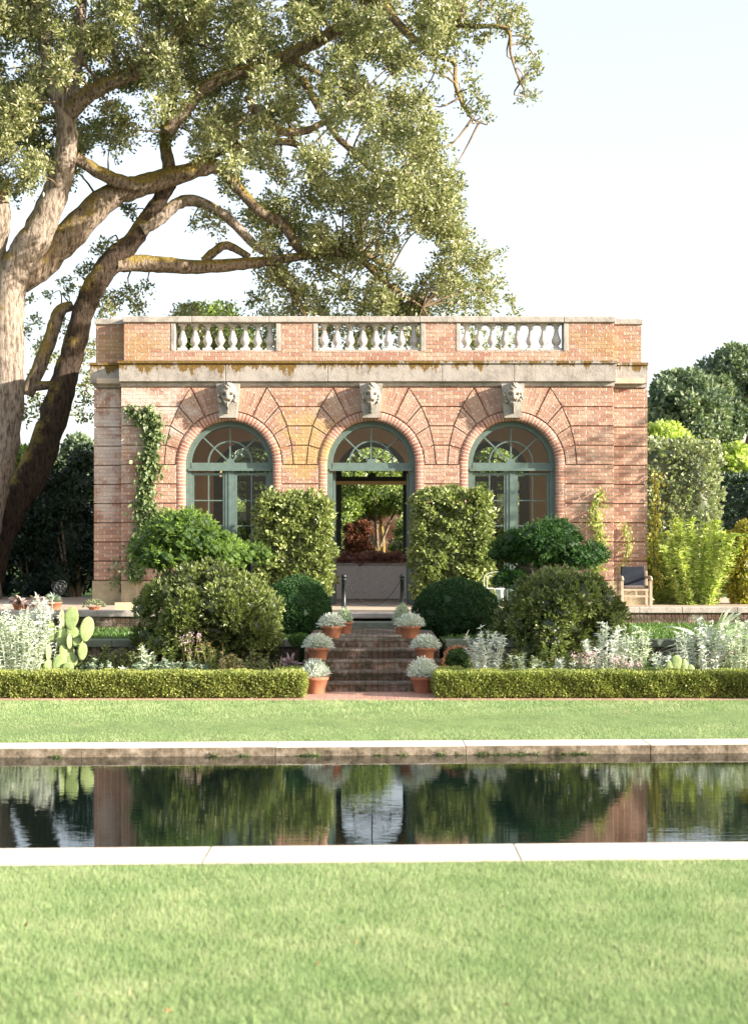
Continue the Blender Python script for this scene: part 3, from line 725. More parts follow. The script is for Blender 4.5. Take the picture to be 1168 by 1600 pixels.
m = MB(); m.box(xc-1.33, xc+1.33, 37.02, 37.63, ZT+.86, ZT+.92, .012); m.build('trough_rim', M['baluster'], tr)
tot = []; 
for i in range(26):
    c = (xc+random.uniform(-1.2, 1.2), 37.3+random.uniform(-.2, .2), ZT+.98+random.uniform(-.02, .08)); tot.append((c, (.13, .13, .12)))
lumpy('begonia_row', tot, 2600, .10, .08, M['redleaf'], None, (xc, 37.3, ZT+.92), core=.5)['label'] = 'row of dark red and pink begonias growing on top of the stone trough'
bpy.data.objects['begonia_row']['category'] = 'plant'
# plants inside the room
for px, lab in ((318, 'dark long leaved indoor plant behind the west window'), (858, 'dark spiky indoor plant behind the east window')):
    Y = 35.2; p = Vector((wx(px, Y), Y, ZT)); t = empty('indoor_plant', p, lab, 'plant', 'indoor plants')
    m = MB(); m.lathe([(.14, 0), (.2, .35), (.22, .36), (.22, .4), (.18, .4)], p, 16); m.build('pot', M['terracotta'], t)
    n = 26; P = np.array([p+Vector((0, 0, .4))]*n)+rng.normal(0, .05, (n, 3)); D = nrm(rng.normal(0, .42, (n, 3))+np.array([0, 0, 1.]))
    V, F = strips(P, D, 1.5, .13, .35, 5); np_mesh('leaves', V, F, M['dark_leaf'], t, val=rng.random(len(F)))
# bollards with a chain
for px, lab in ((537, 'black iron chain post at the top of the steps beside the sunlit vine block'), (628, 'black iron chain post at the top of the steps beside the dappled vine block')):
    p = Vector((wx(px, 27.95), 27.95, ZT)); t = empty('chain_post', p, lab, 'post', 'chain posts at the top of the steps')
    m = MB(); m.lathe([(.06, 0), (.06, .03), (.042, .04), (.04, .62), (.052, .63), (.052, .65), (.04, .66)], p, 16); m.build('post_shaft', M['black'], t)
    m = MB(); m.lathe([(.002+.05*math.cos(a), .05*math.sin(a)+.70) for a in np.linspace(-1.5, 1.5, 11)], p, 16); m.build('ball_finial', M['black'], t)
xa, xb = wx(537, 27.95)+.05, wx(628, 27.95)-.05; m = MB(); n = 44
for i in range(n):
    t0, t1 = i/n, (i+1)/n; f = lambda t: Vector((xa+(xb-xa)*t, 27.95, ZT+.60-.46*(1-(2*t-1)**2)))
    a, b = f(t0), f(t1); mid = (a+b)/2; d = (b-a)*.7; nn = Vector((0, 1, 0)) if i % 2 else Vector((-d.z, 0, d.x)).normalized()
    m.tube([mid-d+nn*.0, mid-d*.7+nn*.009, mid+d*.7+nn*.009, mid+d, mid+d*.7-nn*.009, mid-d*.7-nn*.009, mid-d], .0032, 5)
tag(m.build('chain', M['black'], None, ((xa+xb)/2, 27.95, ZT+.14)), 'thin black chain sagging between the two iron posts', 'chain')

# ------------------------------------------------------------------ clipped and shaped shrubs
def shell_box(x0, x1, y0, y1, z0, z1, n, L, W, mat, name, label, cat, group=None, rnd=.06, bumpy=.03, spread=.9, slope=0, stem=None, pock=0):
    fx, fy, fz = x1-x0, y1-y0, z1-z0; ar = np.array([fx*fz, fx*fz*.35, fy*fz, fy*fz, fx*fy]); ar = ar/ar.sum(); Ps, Ds = [], []
    for k, a in enumerate(ar):
        q = int(n*a); u, v_ = rng.random(q), rng.random(q); o1 = np.ones(q)
        if k == 0: P = np.stack([x0+fx*u, y0*o1, z0+fz*v_], 1); D = (0, -1, 0)
        elif k == 1: P = np.stack([x0+fx*u, y1*o1, z0+fz*v_], 1); D = (0, 1, 0)
        elif k == 2: P = np.stack([x0*o1, y0+fy*u, z0+fz*v_], 1); D = (-1, 0, 0)
        elif k == 3: P = np.stack([x1*o1, y0+fy*u, z0+fz*v_], 1); D = (1, 0, 0)
        else: P = np.stack([x0+fx*u, y0+fy*v_, z1*o1], 1); D = (0, 0, 1)
        Ps.append(P); Ds.append(np.tile(np.array(D, float), (q, 1)))
    P = np.concatenate(Ps); D = np.concatenate(Ds)
    # round the corners, make uneven
    c = np.array([(x0+x1)/2, (y0+y1)/2, (z0+z1)/2]); h = np.array([fx, fy, fz])/2
    q = (P-c)/h; ex = np.maximum(0, np.abs(q)*h-(h-rnd)); ln = np.linalg.norm(ex, axis=1, keepdims=True); over = np.maximum(0, ln-rnd)
    P = P-np.sign(q)*ex/np.maximum(ln, 1e-6)*over
    nz = np.sin(P[:, 0]*7+P[:, 2]*5)*np.sin(P[:, 1]*6+P[:, 2]*9)+.6*np.sin(P[:, 0]*19+1)*np.sin(P[:, 2]*21+P[:, 1]*15)
    P = P+D*(nz[:, None]*bumpy)-D*rng.random((len(P), 1))**2*.12*min(1, fy)+rng.normal(0, L*.2, P.shape)
    if pock: 
        keep = np.sin(P[:, 0]*11+2*np.sin(P[:, 2]*7))*np.sin(P[:, 2]*12+P[:, 0]*3)+rng.normal(0, .4, len(P)) > -pock; P = P[keep]; D = D[keep]
    if pock: q_ = len(P)//6; P = np.repeat(P[::6][:q_], 6, 0); D = np.repeat(D[::6][:q_], 6, 0); P = P+rng.normal(0, L*.25, P.shape)
    V, F = leaves(P, D+np.array([0, 0, .3]), L, W, spread); val = np.clip(rng.normal(.55, .25, len(P))+.2*np.sin(P[:, 0]*9)*np.sin(P[:, 2]*11), 0, 1)
    k_ = bumpy+.10*min(1, fy); cv = c+np.clip(CSV*1.35, -1, 1)*(h-k_)  # dark core added inside the leaves to block light
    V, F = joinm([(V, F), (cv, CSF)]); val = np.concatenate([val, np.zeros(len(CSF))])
    loc = (c[0], c[1], z0); t = None
    if stem:
        t = empty(name, loc, label, cat, group); np_mesh('foliage', V, F, mat, t, val=val)
        m = MB()
        for dx in (-.2, .05, .25): m.tube([(c[0]+dx*fx*.5, c[1], stem), (c[0]+dx*fx*.6, c[1], (stem+z0)/2+.1), (c[0]+dx*fx, c[1], z0+.5)], [.03, .025, .02], 7)
        m.build('stem', M['twig'], t); return t
    return tag(np_mesh(name, V, F, mat, None, loc, val), label, cat, group)
# low box hedges along the path
shell_box(-7.6, wx(474, 20.9), 20.98, 21.55, .30, .645, 70000, .036, .026, M['boxl'], 'box_hedge', 'low clipped box hedge in front of the prickly pear, ending at the lit terracotta pot', 'hedge', 'low box hedges', .06, .018)
shell_box(wx(680, 20.9), 7.6, 20.98, 21.55, .30, .652, 70000, .036, .026, M['boxl'], 'box_hedge', 'low clipped box hedge in front of the coral flower arch and lilac blooms', 'hedge', 'low box hedges', .06, .018)
m_ = shell_box(wx(471, 21)-.45, wx(471, 21)-.02, 21.5, 22.3, .30, .648, 6000, .030, .022, M['boxl'], 'box_hedge', 'short return of clipped box hedge beside the lit terracotta pot', 'hedge', 'low box hedges', .05, .008)
shell_box(wx(680, 21)+.02, wx(680, 21)+.45, 21.5, 22.3, .30, .655, 6000, .030, .022, M['boxl'], 'box_hedge', 'short return of clipped box hedge beside the shaded terracotta pot', 'hedge', 'low box hedges', .05, .008)
# tall clipped vine blocks beside the door
Y = 31.7
shell_box(wx(405, Y), wx(513, Y), Y-.35, Y+.55, ZT+.2, at(0, 777, Y).z, 22000, .10, .065, M['camellia'], 'clipped_vine_block', 'square glossy leaved block between the doorway and the window nearest the oak', 'shrub', 'clipped vine blocks flanking the doorway', .25, .10, 1.1, 0, ZT, .45)
shell_box(wx(651, Y), wx(761, Y), Y-.35, Y+.55, ZT+.2, at(0, 771, Y).z, 22000, .10, .065, M['camellia'], 'clipped_vine_block', 'square clipped glossy leaved block between the doorway and the east window', 'shrub', 'clipped vine blocks flanking the doorway', .18, .10, 1.1, 0, ZT, .45)
# box domes
def dome(px0, px1, pyt, Y, zb, lab, n=26000):
    x0, x1 = wx(px0, Y), wx(px1, Y); zt = at(0, pyt, Y).z; c = ((x0+x1)/2, Y, zb+(zt-zb)*.42); r = ((x1-x0)/2, (x1-x0)/2*.9, (zt-zb)*.58)
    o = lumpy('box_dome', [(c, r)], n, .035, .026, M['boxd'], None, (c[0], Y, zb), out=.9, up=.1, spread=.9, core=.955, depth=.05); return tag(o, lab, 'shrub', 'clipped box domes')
dome(403, 516, 906, 26.8, .9, 'smooth clipped box dome beneath the sunlit vine block')
dome(418, 512, 900, 28.9, .9, 'smaller box dome rising behind the one beside the potted silver plants')
dome(647, 778, 905, 26.8, .9, 'wide smooth clipped box dome beneath the vine block by the east window')
# loose shrubs at either side
def shrub(name, px0, px1, pyt, pyb, Y, ry, mat, lab, cat, n, L, W, nl=26, grp=None, seed=1, **kw):
    x0, x1 = wx(px0, Y), wx(px1, Y); zt, zb = at(0, pyt, Y).z, at(0, pyb, Y).z; c = ((x0+x1)/2, Y, (zt+zb)/2); r = ((x1-x0)/2, ry, (zt-zb)/2); kw.setdefault('s0', .13); kw.setdefault('s1', .3)
    t = empty(name, (c[0], Y, zb), lab, cat, grp)
    lumpy('foliage', sub_lumps(c, r, nl, kw.pop('s0', .22), kw.pop('s1', .42), 1, seed, kw.pop('lo', -.5), kw.pop('stick', .9)), n, L, W, mat, t, **kw)
    m = MB(); g_ = random.Random(seed)
    for i in range(5):
        a = g_.uniform(-1, 1); m.tube([(c[0]+a*.1, Y+g_.uniform(-.1, .1), zb-.05), (c[0]+a*.3*r[0], Y, c[2]-r[2]*.4), (c[0]+a*.7*r[0], Y, c[2])], [.03, .025, .012], 6)
    m.build('stem', M['twig'], t); return t
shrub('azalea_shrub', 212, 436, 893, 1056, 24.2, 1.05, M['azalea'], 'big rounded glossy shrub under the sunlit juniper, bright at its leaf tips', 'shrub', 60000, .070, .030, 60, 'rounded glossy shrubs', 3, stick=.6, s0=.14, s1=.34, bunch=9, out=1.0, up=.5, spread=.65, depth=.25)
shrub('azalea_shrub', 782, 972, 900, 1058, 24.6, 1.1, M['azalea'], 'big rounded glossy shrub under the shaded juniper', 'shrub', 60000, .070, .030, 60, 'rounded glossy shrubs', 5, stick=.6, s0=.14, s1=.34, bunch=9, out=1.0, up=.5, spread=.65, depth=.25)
# cloud pruned junipers
def juniper(pads, Y, mat, lab, base_px, n=30000, zb=.88, seed=1):
    b = Vector((wx(base_px, Y), Y, zb)); t = empty('cloud_juniper', b, lab, 'tree', 'cloud pruned junipers'); g_ = random.Random(seed); m = MB()
    m.tube(smooth_path([b, b+Vector((.08, 0, .35)), b+Vector((-.05, 0, .7)), b+Vector((.05, 0, 1.0))]), lerps([.10, .085, .075, .05]), 9, bump=.12)
    tot = []
    for (px, py, rx, rz, dy) in pads:
        Yp = Y+dy; c = at(px, py, Yp); s = Yp/FP; tot.append((tuple(c), (rx*s*.85, rx*s*.75, rz*s*.7)))
        k = int(rx*rz/36)+6
        for i in range(k):
            d = Vector((g_.gauss(0, 1), g_.gauss(0, 1), abs(g_.gauss(0, .9))-.25)).normalized(); q = g_.uniform(.085, .16)
            tot.append(((c.x+d.x*rx*s*.86, c.y+d.y*rx*s*.8, c.z+d.z*rz*s*.86), (q*1.25, q*1.25, q)))
        e = Vector((c.x, c.y, c.z-rz*s*.45)); m.tube(smooth_path([b+Vector((0, 0, .75)), (b+Vector((0, 0, .9))+e)/2+Vector((0, 0, -.05)), e]), lerps([.06, .04, .02]), 7, bump=.1)
    lumpy('foliage', tot, n, .065, .015, mat, t, out=1.1, up=.35, spread=.6, core=.88, depth=.22, bunch=12); m.build('trunk', M['bark2'], t)
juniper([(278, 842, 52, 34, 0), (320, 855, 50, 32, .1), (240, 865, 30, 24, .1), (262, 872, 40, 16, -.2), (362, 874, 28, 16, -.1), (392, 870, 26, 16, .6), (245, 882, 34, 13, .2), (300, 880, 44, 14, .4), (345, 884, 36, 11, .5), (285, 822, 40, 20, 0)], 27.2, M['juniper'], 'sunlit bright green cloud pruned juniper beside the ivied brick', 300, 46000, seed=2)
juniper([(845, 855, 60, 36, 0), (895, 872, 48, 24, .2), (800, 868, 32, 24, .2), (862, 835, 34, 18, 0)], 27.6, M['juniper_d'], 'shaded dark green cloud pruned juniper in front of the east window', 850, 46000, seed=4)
Y = 27.6; c = at(795, 905, Y)
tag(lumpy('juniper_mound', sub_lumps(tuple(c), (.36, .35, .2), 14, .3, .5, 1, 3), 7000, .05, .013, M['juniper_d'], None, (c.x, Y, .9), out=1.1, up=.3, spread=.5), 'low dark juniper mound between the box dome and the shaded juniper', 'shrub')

# ------------------------------------------------------------------ pots with silver plants
pots = [ # px centre, rim py, rim width px, Y, base z, plant width px, plant top py, label
 (492, 1057, 43, 21.75, ZG, 54, 1028, 'sunlit terracotta pot at the foot of the steps beside the hedge end'),
 (497, 1029, 34, 22.75, .726, 48, 995, 'terracotta pot of silver leaves second up the steps on the oak side'),
 (518, 992, 34, 23.75, 1.01, 46, 962, 'red terracotta pot with silver leaves on the landing beneath the narrower box dome'),
 (538, 973, 26, 25.2, 1.01, 22, 948, 'narrow terracotta pot behind the others below the chain post on the oak side'),
 (661, 1057, 40, 21.85, ZG, 56, 1024, 'shaded terracotta pot at the foot of the steps near the coral flower'),
 (664, 1027, 34, 22.75, .726, 50, 996, 'terracotta pot of silver leaves second up the steps by the coral flower'),
 (640, 993, 34, 23.75, 1.01, 48, 966, 'terracotta pot with silver leaves on the landing beneath the wide box dome'),
 (628, 973, 26, 25.2, 1.01, 28, 943, 'narrow terracotta pot with a tall grey plant below the chain post by the wide dome')]
pp = None
for i, (px, rim, wd, Y, zb, pw, pt, lab) in enumerate(pots):
    x = wx(px, Y); h = at(0, rim, Y).z-zb; h = max(.20, min(.36, h)); r = wd/2/FP*Y
    t = empty('potted_plant', (x, Y, zb), lab, 'pot plant', 'potted plants lining the steps')
    m = MB(); m.lathe([(r*.70, .0), (r*.92, h*.78), (r*1.0, h*.80), (r*1.02, h*.98), (r*.93, h), (r*.88, h*.93), (r*.1, h*.92)], (x, Y, zb+.002), 28); m.build('pot', M['terracotta'], t)
    ztop = at(0, pt, Y).z; pr = pw/2/FP*Y; n = 900; top = max(.12, ztop-(zb+h), pr*.85)*random.uniform(.95, 1.12); pr *= random.uniform(.88, 1.05)
    d = rdir(n); d[:, 2] = np.abs(d[:, 2])+.05; d = nrm(d); rad = rng.random((n, 1))**.5*.85
    P = np.array([x, Y, zb+h-.02])+d*rad*np.array([pr, pr, top]); D = nrm(d+np.array([0, 0, .5])+rng.normal(0, .35, (n, 3)))
    V, F = strips(P, D, .085, .012, .25, 2); V2, F2 = leaves(P+D*.03, D, .05, .016, .8); V, F = joinm([(V, F), (V2, F2)])
    np_mesh('plant', V, F, M['silver'] if i not in (3, 7) else M['silver_g'], t, val=np.clip(rng.normal(.5, .25, len(F)), 0, 1))

# ------------------------------------------------------------------ generic bedding plants
def bunch(name, px, pyb, Y, w, h, mat, lab, cat, n=300, L=.1, W=.02, stalks=8, zb=None, grp=None, flower=None, droop=.2, spread=.7, lean=.25):
    """upright stems clothed with leaves"""
    x = wx(px, Y); zb = ZG if zb is None else zb; bp = HY+(HC-zb)*FP/Y; hh = (h+(max(0, bp-1054) if zb == ZG else 0))/FP*Y; ww = w/2/FP*Y; Ps, Ds = [], []; m = MB(); tips = []
    for s in range(stalks):
        a = rng.uniform(0, 2*np.pi); rr = math.sqrt(rng.random())*ww; b = Vector((x+math.cos(a)*rr*.55, Y+math.sin(a)*rr*.5, zb))
        tp = Vector((x+math.cos(a)*rr*(1+lean), Y+math.sin(a)*rr, zb+hh*rng.uniform(.72, 1.0)*(1-.25*(rr/ww)**2))); mid = (b+tp)/2+Vector(rng.normal(0, .03, 3)); path = smooth_path([b, mid, tp], 4)
        m.tube(path, lerps([.006, .005, .003], 4), 5); tips.append(tp); k = n//stalks
        t = rng.random(k)**.8; A = np.array([list(q) for q in path]); idx = np.minimum((t*(len(A)-1)).astype(int), len(A)-2); fr = (t*(len(A)-1)-idx)[:, None]
        Ps.append(A[idx]*(1-fr)+A[idx+1]*fr); d = rng.normal(0, 1, (k, 3)); d[:, 2] = np.abs(d[:, 2])*.6+.1; Ds.append(nrm(d))
    P = np.concatenate(Ps); D = np.concatenate(Ds)
    t_ = empty(name, (x, Y, zb), lab, cat, grp)
    V, F = strips(P, D, L*rng.uniform(.6, 1.2, (len(P), 1)), W, droop, 2); np_mesh('leaves', V, F, mat, t_, val=np.clip(rng.normal(.5, .25, len(F)), 0, 1))
    m.build('stems', M['straw'] if mat not in (M['silver'], M['silver_g']) else M['stemg'], t_)
    if flower:
        fm, fn, fs = flower; Pf = np.array([list(q) for q in tips]); Pf = np.repeat(Pf, fn, 0)+rng.normal(0, fs, (len(Pf)*fn, 3)); V, F = leaves(Pf, rdir(len(Pf)), fs*1.1, fs*.8, .5)
        np_mesh('flowers', V, F, fm, t_, val=rng.random(len(F)))
    return t_
M['stemg'] = simple('pale_stem', (.45, .48, .38), None, 8, .8, .2, 0)
# silver wormwood masses, far end of both beds
for i, (px, Y, w, h, n, lab) in enumerate([
    (22, 22.90, 95, 105, 3200, 'large silver white shrub at the outer end of the bed beside the prickly pear'),
    (62, 23.50, 70, 140, 2200, 'tall silver spires rising behind the prickly pear'),
    (2, 23.60, 70, 120, 2200, 'pale silver plant half hidden behind the large silver shrub at the bed end'),
    (222, 22.60, 34, 46, 320, 'small silver star leaved plant in the shadow gap beside the cactus'),
    (183, 22.50, 26, 24, 220, 'tiny silver seedling between the cactus and the star leaved plant'),
    (757, 22.70, 60, 80, 1500, 'white leaved plant with upright stems just beyond the coral flower arch'),
    (822, 22.70, 44, 44, 520, 'short white leaved plant in front of the shaded glossy shrub'),
    (880, 22.70, 34, 40, 420, 'small white leaved plant next to the lilac flowers'),
    (943, 22.80, 62, 86, 1300, 'silver bush rising behind the lilac flowers'),
    (985, 23.00, 56, 92, 1300, 'silver bush below the terrace ledge and chair'),
    (1045, 23.00, 60, 46, 1000, 'low silver bush below the grey spiny leaved clump'),
    (1095, 23.10, 76, 92, 1800, 'broad silver white bush in front of the grey spiny leaved clump'),
    (1155, 23.10, 70, 98, 1800, 'silver white bush at the outer end of the bed by the tall yellow shrub')]):
    bunch('silver_plant', px, 0, Y, w, h, M['silver'] if i % 3 else M['silver_g'], lab, 'plant', n, .085 if n > 300 else .07, .020, max(6, n//60), grp='silver leaved plants in the beds')
for px, Y, w, h, n, mat, fl, lab in [
    (262, 22.50, 40, 34, 700, 'sage', ('pinkf', 5, .016), 'low feathery plant with pale pink heads in front of the dark gap'),
    (235, 22.50, 44, 30, 800, 'sage', None, 'low grey green ground plant next to the star leaved silver plant'),
    (300, 22.70, 36, 74, 260, 'mid_leaf', ('pinkf', 14, .03), 'tall loose stems topped with lilac flower heads against the glossy shrub'),
    (330, 22.60, 40, 60, 300, 'mid_leaf', ('coral', 4, .014), 'loose stems with tiny coral flowers in front of the glossy shrub'),
    (290, 22.45, 60, 26, 900, 'sage', None, 'clump of broad grey green leaves just above the hedge'),
    (360, 22.50, 36, 40, 240, 'straw', ('pinkf', 4, .012), 'pinkish straw coloured stems leaning beside the hedge end'),
    (250, 22.9, 60, 50, 900, 'mid_leaf', None, 'leafy green filler plant in front of the low dark wall'),
    (225, 23.4, 50, 58, 800, 'azalea', None, 'dark leafy plant in the shadow gap between cactus and glossy shrub'),
    (172, 23.6, 60, 50, 900, 'azalea', None, 'dark leafy plant behind the cactus against the low wall'),
    (345, 22.7, 50, 44, 700, 'mid_leaf', None, 'green leafy plant under the lilac flower stems'),
    (400, 22.9, 50, 40, 700, 'azalea', ('coral', 3, .012), 'dark leafy plant with coral flecks near the hedge end'),
    (800, 23.0, 60, 44, 800, 'azalea', None, 'dark leafy plant between the two white leaved plants'),
    (860, 23.0, 60, 50, 800, 'mid_leaf', None, 'green filler plant under the shaded glossy shrub'),
    (1015, 23.6, 70, 52, 900, 'mid_leaf', ('coral', 3, .014), 'green plant flecked with coral against the low wall below the chair'),
    (1075, 23.8, 60, 60, 900, 'azalea', None, 'dark green plant behind the broad silver bush'),
    (912, 22.60, 40, 38, 260, 'sage', ('pinkf', 20, .032), 'lilac flower clusters beside the white leaved plants'),
    (975, 22.45, 44, 30, 400, 'sage', ('pinkf', 26, .032), 'second lilac flower clump, lower, just above the hedge'),
    (1030, 22.50, 50, 26, 500, 'bright_leaf', None, 'low green clump above the hedge near the pale cactus pads'),
    (150, 22.60, 40, 30, 500, 'sage', None, 'grey green low plant at the foot of the prickly pear')]:
    bunch('bedding_plant', px, 0, Y, w, h, M[mat], lab, 'plant', n, .07, .018, 10, flower=(M[fl[0]], fl[1], fl[2]) if fl else None, grp='bedding plants above the low hedge')
def rosette(name, px, Y, zb, r, n, mat, lab, cat, wd=.02, up=.7, droop=.35, grp=None, K=4):
    x = wx(px, Y); d = rng.normal(0, 1, (n, 3)); d[:, 2] = np.abs(d[:, 2])*up+.15; D = nrm(d); P = np.array([[x, Y, zb]]*n)+rng.normal(0, .015, (n, 3))
    V, F = strips(P, D, r*rng.uniform(.6, 1.15, (n, 1)), wd, droop, K); return tag(np_mesh(name, V, F, mat, None, (x, Y, zb), rng.random(len(F))), lab, cat, grp)
rosette('spiky_plant', 433, 22.3, ZG+.1, .62, 40, M['straw'], 'straw coloured spiky rosette beside the inner end of the hedge by the lit pot', 'plant', .018, .8)
rosette('spiky_plant', 425, 22.2, ZG+.1, .48, 26, M['sage'], 'green strap leaved rosette among the straw coloured spikes', 'plant', .028, .8)
rosette('spiky_plant', 385, 22.6, ZG, .5, 20, M['straw'], 'sparse pink straw stalks in front of the glossy shrub', 'plant', .010, 1.2)
rosette('spiky_plant', 735, 22.4, ZG, .75, 26, M['straw'], 'fan of thin straw coloured blades behind the coral flower arch', 'plant', .010, 1.5)
rosette('spiky_plant', 845, 22.5, ZG, .62, 22, M['sage'], 'thin green blades crossing in front of the shaded glossy shrub', 'plant', .010, 1.2)
rosette('succulent', 452, 23.6, .6, .20, 46, M['pinkf'], 'pink grey succulent rosette beside the second pot', 'plant', .06, .5, .1)
rosette('succulent', 700, 22.9, .4, .26, 40, M['redleaf'], 'dark purple succulent rosette under the coral flower arch', 'plant', .05, .6, .1)
for px, Y, zb, w, h, lab in [(500, 22.4, .45, 50, 28, 'fresh green mound between the lit pot and the second pot'), (468, 24.0, .85, 34, 22, 'small green mound beside the box dome'), (712, 23.3, .4, 60, 46, 'green leafy mound under the wide box dome')]:
    x = wx(px, Y); hh = h/FP*Y; r = w/2/FP*Y
    tag(lumpy('leafy_mound', sub_lumps((x, Y, zb+hh*.4), (r, r*.8, hh*.6), 9, .35, .55, 1, int(px)), 3000, .03, .022, M['bright_leaf'], None, (x, Y, zb)), lab, 'plant')
# coral flower arch
Y = 22.2; pth = smooth_path([at(*q, Y) for q in ((756, 1053), (752, 1030), (742, 1018), (726, 1011), (712, 1010), (700, 1015), (693, 1026), (692, 1038), (697, 1043))], 4)
t = empty('coral_flower', at(756, 1055, Y), 'arching coral red flower stalk curling over the hedge near the shaded pot', 'flower')
m = MB(); m.tube(pth, .004, 6); m.build('stalk', M['straw'], t)
P = np.repeat(np.array([list(p) for p in pth[12:]]), 8, 0)+rng.normal(0, .012, (len(pth[12:])*8, 3)); V, F = leaves(P, rdir(len(P)), .022, .014, .5); np_mesh('flowers', V, F, M['coral'], t, val=rng.random(len(F)))
# prickly pear
Y = 23.3; pc = empty('prickly_pear', (wx(105, Y), Y, ZG), 'prickly pear cactus with flat pale green pads beside the silver shrub', 'cactus')
pads = [(79, 988, 9, 17.5, 0, .1, 10), (97, 969, 4, 16, 0, .15, 70), (112, 966, 11, 19, .12, .2, 5), (136, 983, 8.5, 20, .18, 0, 20), (113, 988, 10, 10, .4, .3, 10), (97, 998, 8, 15, .1, .1, 15), (109, 1002, 5, 12, .05, 0, 55), (122, 1004, 8.5, 8, -.3, .05, 20), (129, 1018, 7, 14, .1, 0, 15), (99, 1019, 6.5, 12, -.15, 0, 20), (110, 1016, 6.5, 8, -.5, .1, 15), (112, 1030, 9, 12, -.5, .05, 15), (93, 1038, 11, 17, .3, -.05, 10), (106, 1045, 9, 11, .5, -.08, 5), (71, 1018, 5.5, 12, .1, 0, 35), (65, 1015, 3.5, 12, .1, .05, 65), (60, 1022, 3.5, 14, 0, 0, 70), (76, 1020, 3.5, 14, 0, -.05, 70), (66, 1040, 5, 15, 0, -.05, 45), (75, 1044, 7, 14, .1, -.08, 25), (60, 1045, 5, 12, 0, 0, 50), (85, 1050, 8, 10, 0, 0, 10)]
for (px, py, rx, rz, rot, dy, yaw) in pads:
    c = at(px, py, Y+dy); s = Y/FP; ya = R(yaw); q = CSV.copy(); hw = max(rx*s, rz*s*.55)
    V = np.stack([q[:, 0]*hw*(1-.18*(q[:, 2] < 0)*np.abs(q[:, 2])), q[:, 1]*.018, q[:, 2]*rz*s], 1)
    ca = math.cos(-rot); sa = math.sin(-rot); V = np.stack([V[:, 0]*ca-V[:, 2]*sa, V[:, 1], V[:, 0]*sa+V[:, 2]*ca], 1)
    V = np.stack([V[:, 0]*math.cos(ya)-V[:, 1]*math.sin(ya), V[:, 0]*math.sin(ya)+V[:, 1]*math.cos(ya), V[:, 2]], 1)+np.array(c)
    np_mesh('pad', V, CSF, M['cactus'], pc, smooth=True)
Y = 22.4; pc2 = empty('prickly_pear', (wx(1062, Y), Y, ZG), 'small group of pale cactus pads above the hedge below the terrace ledge', 'cactus')
for (px, py, rx, rz) in ((1045, 1046, 7, 14), (1056, 1036, 9, 13), (1068, 1044, 6, 15), (1078, 1048, 7, 10)):
    np_mesh('pad', np.array(at(px, py, Y))+CSV*np.array([rx, 2.2, rz])*Y/FP, CSF, M['cactus'], pc2, smooth=True)
# grey spiny clump (artichoke like) and ground cover on the upper bed
rosette('cardoon', 1112, 23.9, .85, 1.05, 44, M['silver_g'], 'big grey green clump of arching jagged leaves below the tall yellow shrub', 'plant', .085, 1.2, .4, None, 5)
rosette('cardoon', 1150, 24.8, .95, .9, 30, M['sage'], 'second grey green jagged clump at the outer end of the upper bed', 'plant', .07, 1.2, .5, None, 5)
n = 26000; x_ = rng.uniform(-8, 8, n); y_ = rng.uniform(24.7, 31, n); k = (x_ < -1.4) | (x_ > 1.2); P = np.stack([x_, y_, np.full(n, .895)], 1)[k]
V, F = leaves(P, np.tile([0, 0, 1.], (len(P), 1)), .07, .02, .6); tag(np_mesh('ground_cover', V, F, M['bright_leaf'], val=rng.random(len(F))), kind='stuff')
n = 60000; x_ = rng.uniform(-7, 7, n); y_ = rng.uniform(21.6, 24.3, n); k = (x_ < -1.35) | (x_ > 1.15); P = np.stack([x_, y_, np.full(n, .298)], 1)[k]
P = P[(np.sin(P[:, 0]*3.1)*np.sin(P[:, 1]*2.7+P[:, 0]) > -.6)]
P[:, 2] += rng.random(len(P))**2*.38*(P[:, 1]-21.4)/2.8; V, F = leaves(P, np.tile([0, 0, 1.], (len(P), 1)), .10, .028, .9); tag(np_mesh('bed_undergrowth', V, F, M['azalea'], val=rng.random(len(F))), kind='stuff')
# yellow-green tall shrubs, right of the house
def feather(px, Y, zb, w, h, mat, lab, n=2600, st=26, L=.16, W=.04, grp=None):
    bunch('feathery_shrub', px, 0, Y, w, h, mat, lab, 'shrub', n, L, W, st, zb=zb, lean=.5, grp=grp)
feather(1085, 33.2, 1.19, 135, 150, M['lime_leaf'], 'tall yellow green feathery shrub growing beyond the cushioned chair', 9000, 46, .15, .045)
feather(1040, 33.6, 1.19, 60, 105, M['lime_leaf'], 'lower yellow green shrub directly beside the corner of the house', 4200, 22, .13, .045)
Y = 33.5
c = at(1160, 900, Y); tag(lumpy('golden_shrub', sub_lumps(tuple(c), (.45, .6, 1.3), 16, .4, .7, 1, 8), 6000, .09, .06, M['gold_leaf'], None, (c.x, Y, 1.2)), 'dark golden leaved shrub at the outer side of the yellow green feathery shrub', 'shrub')
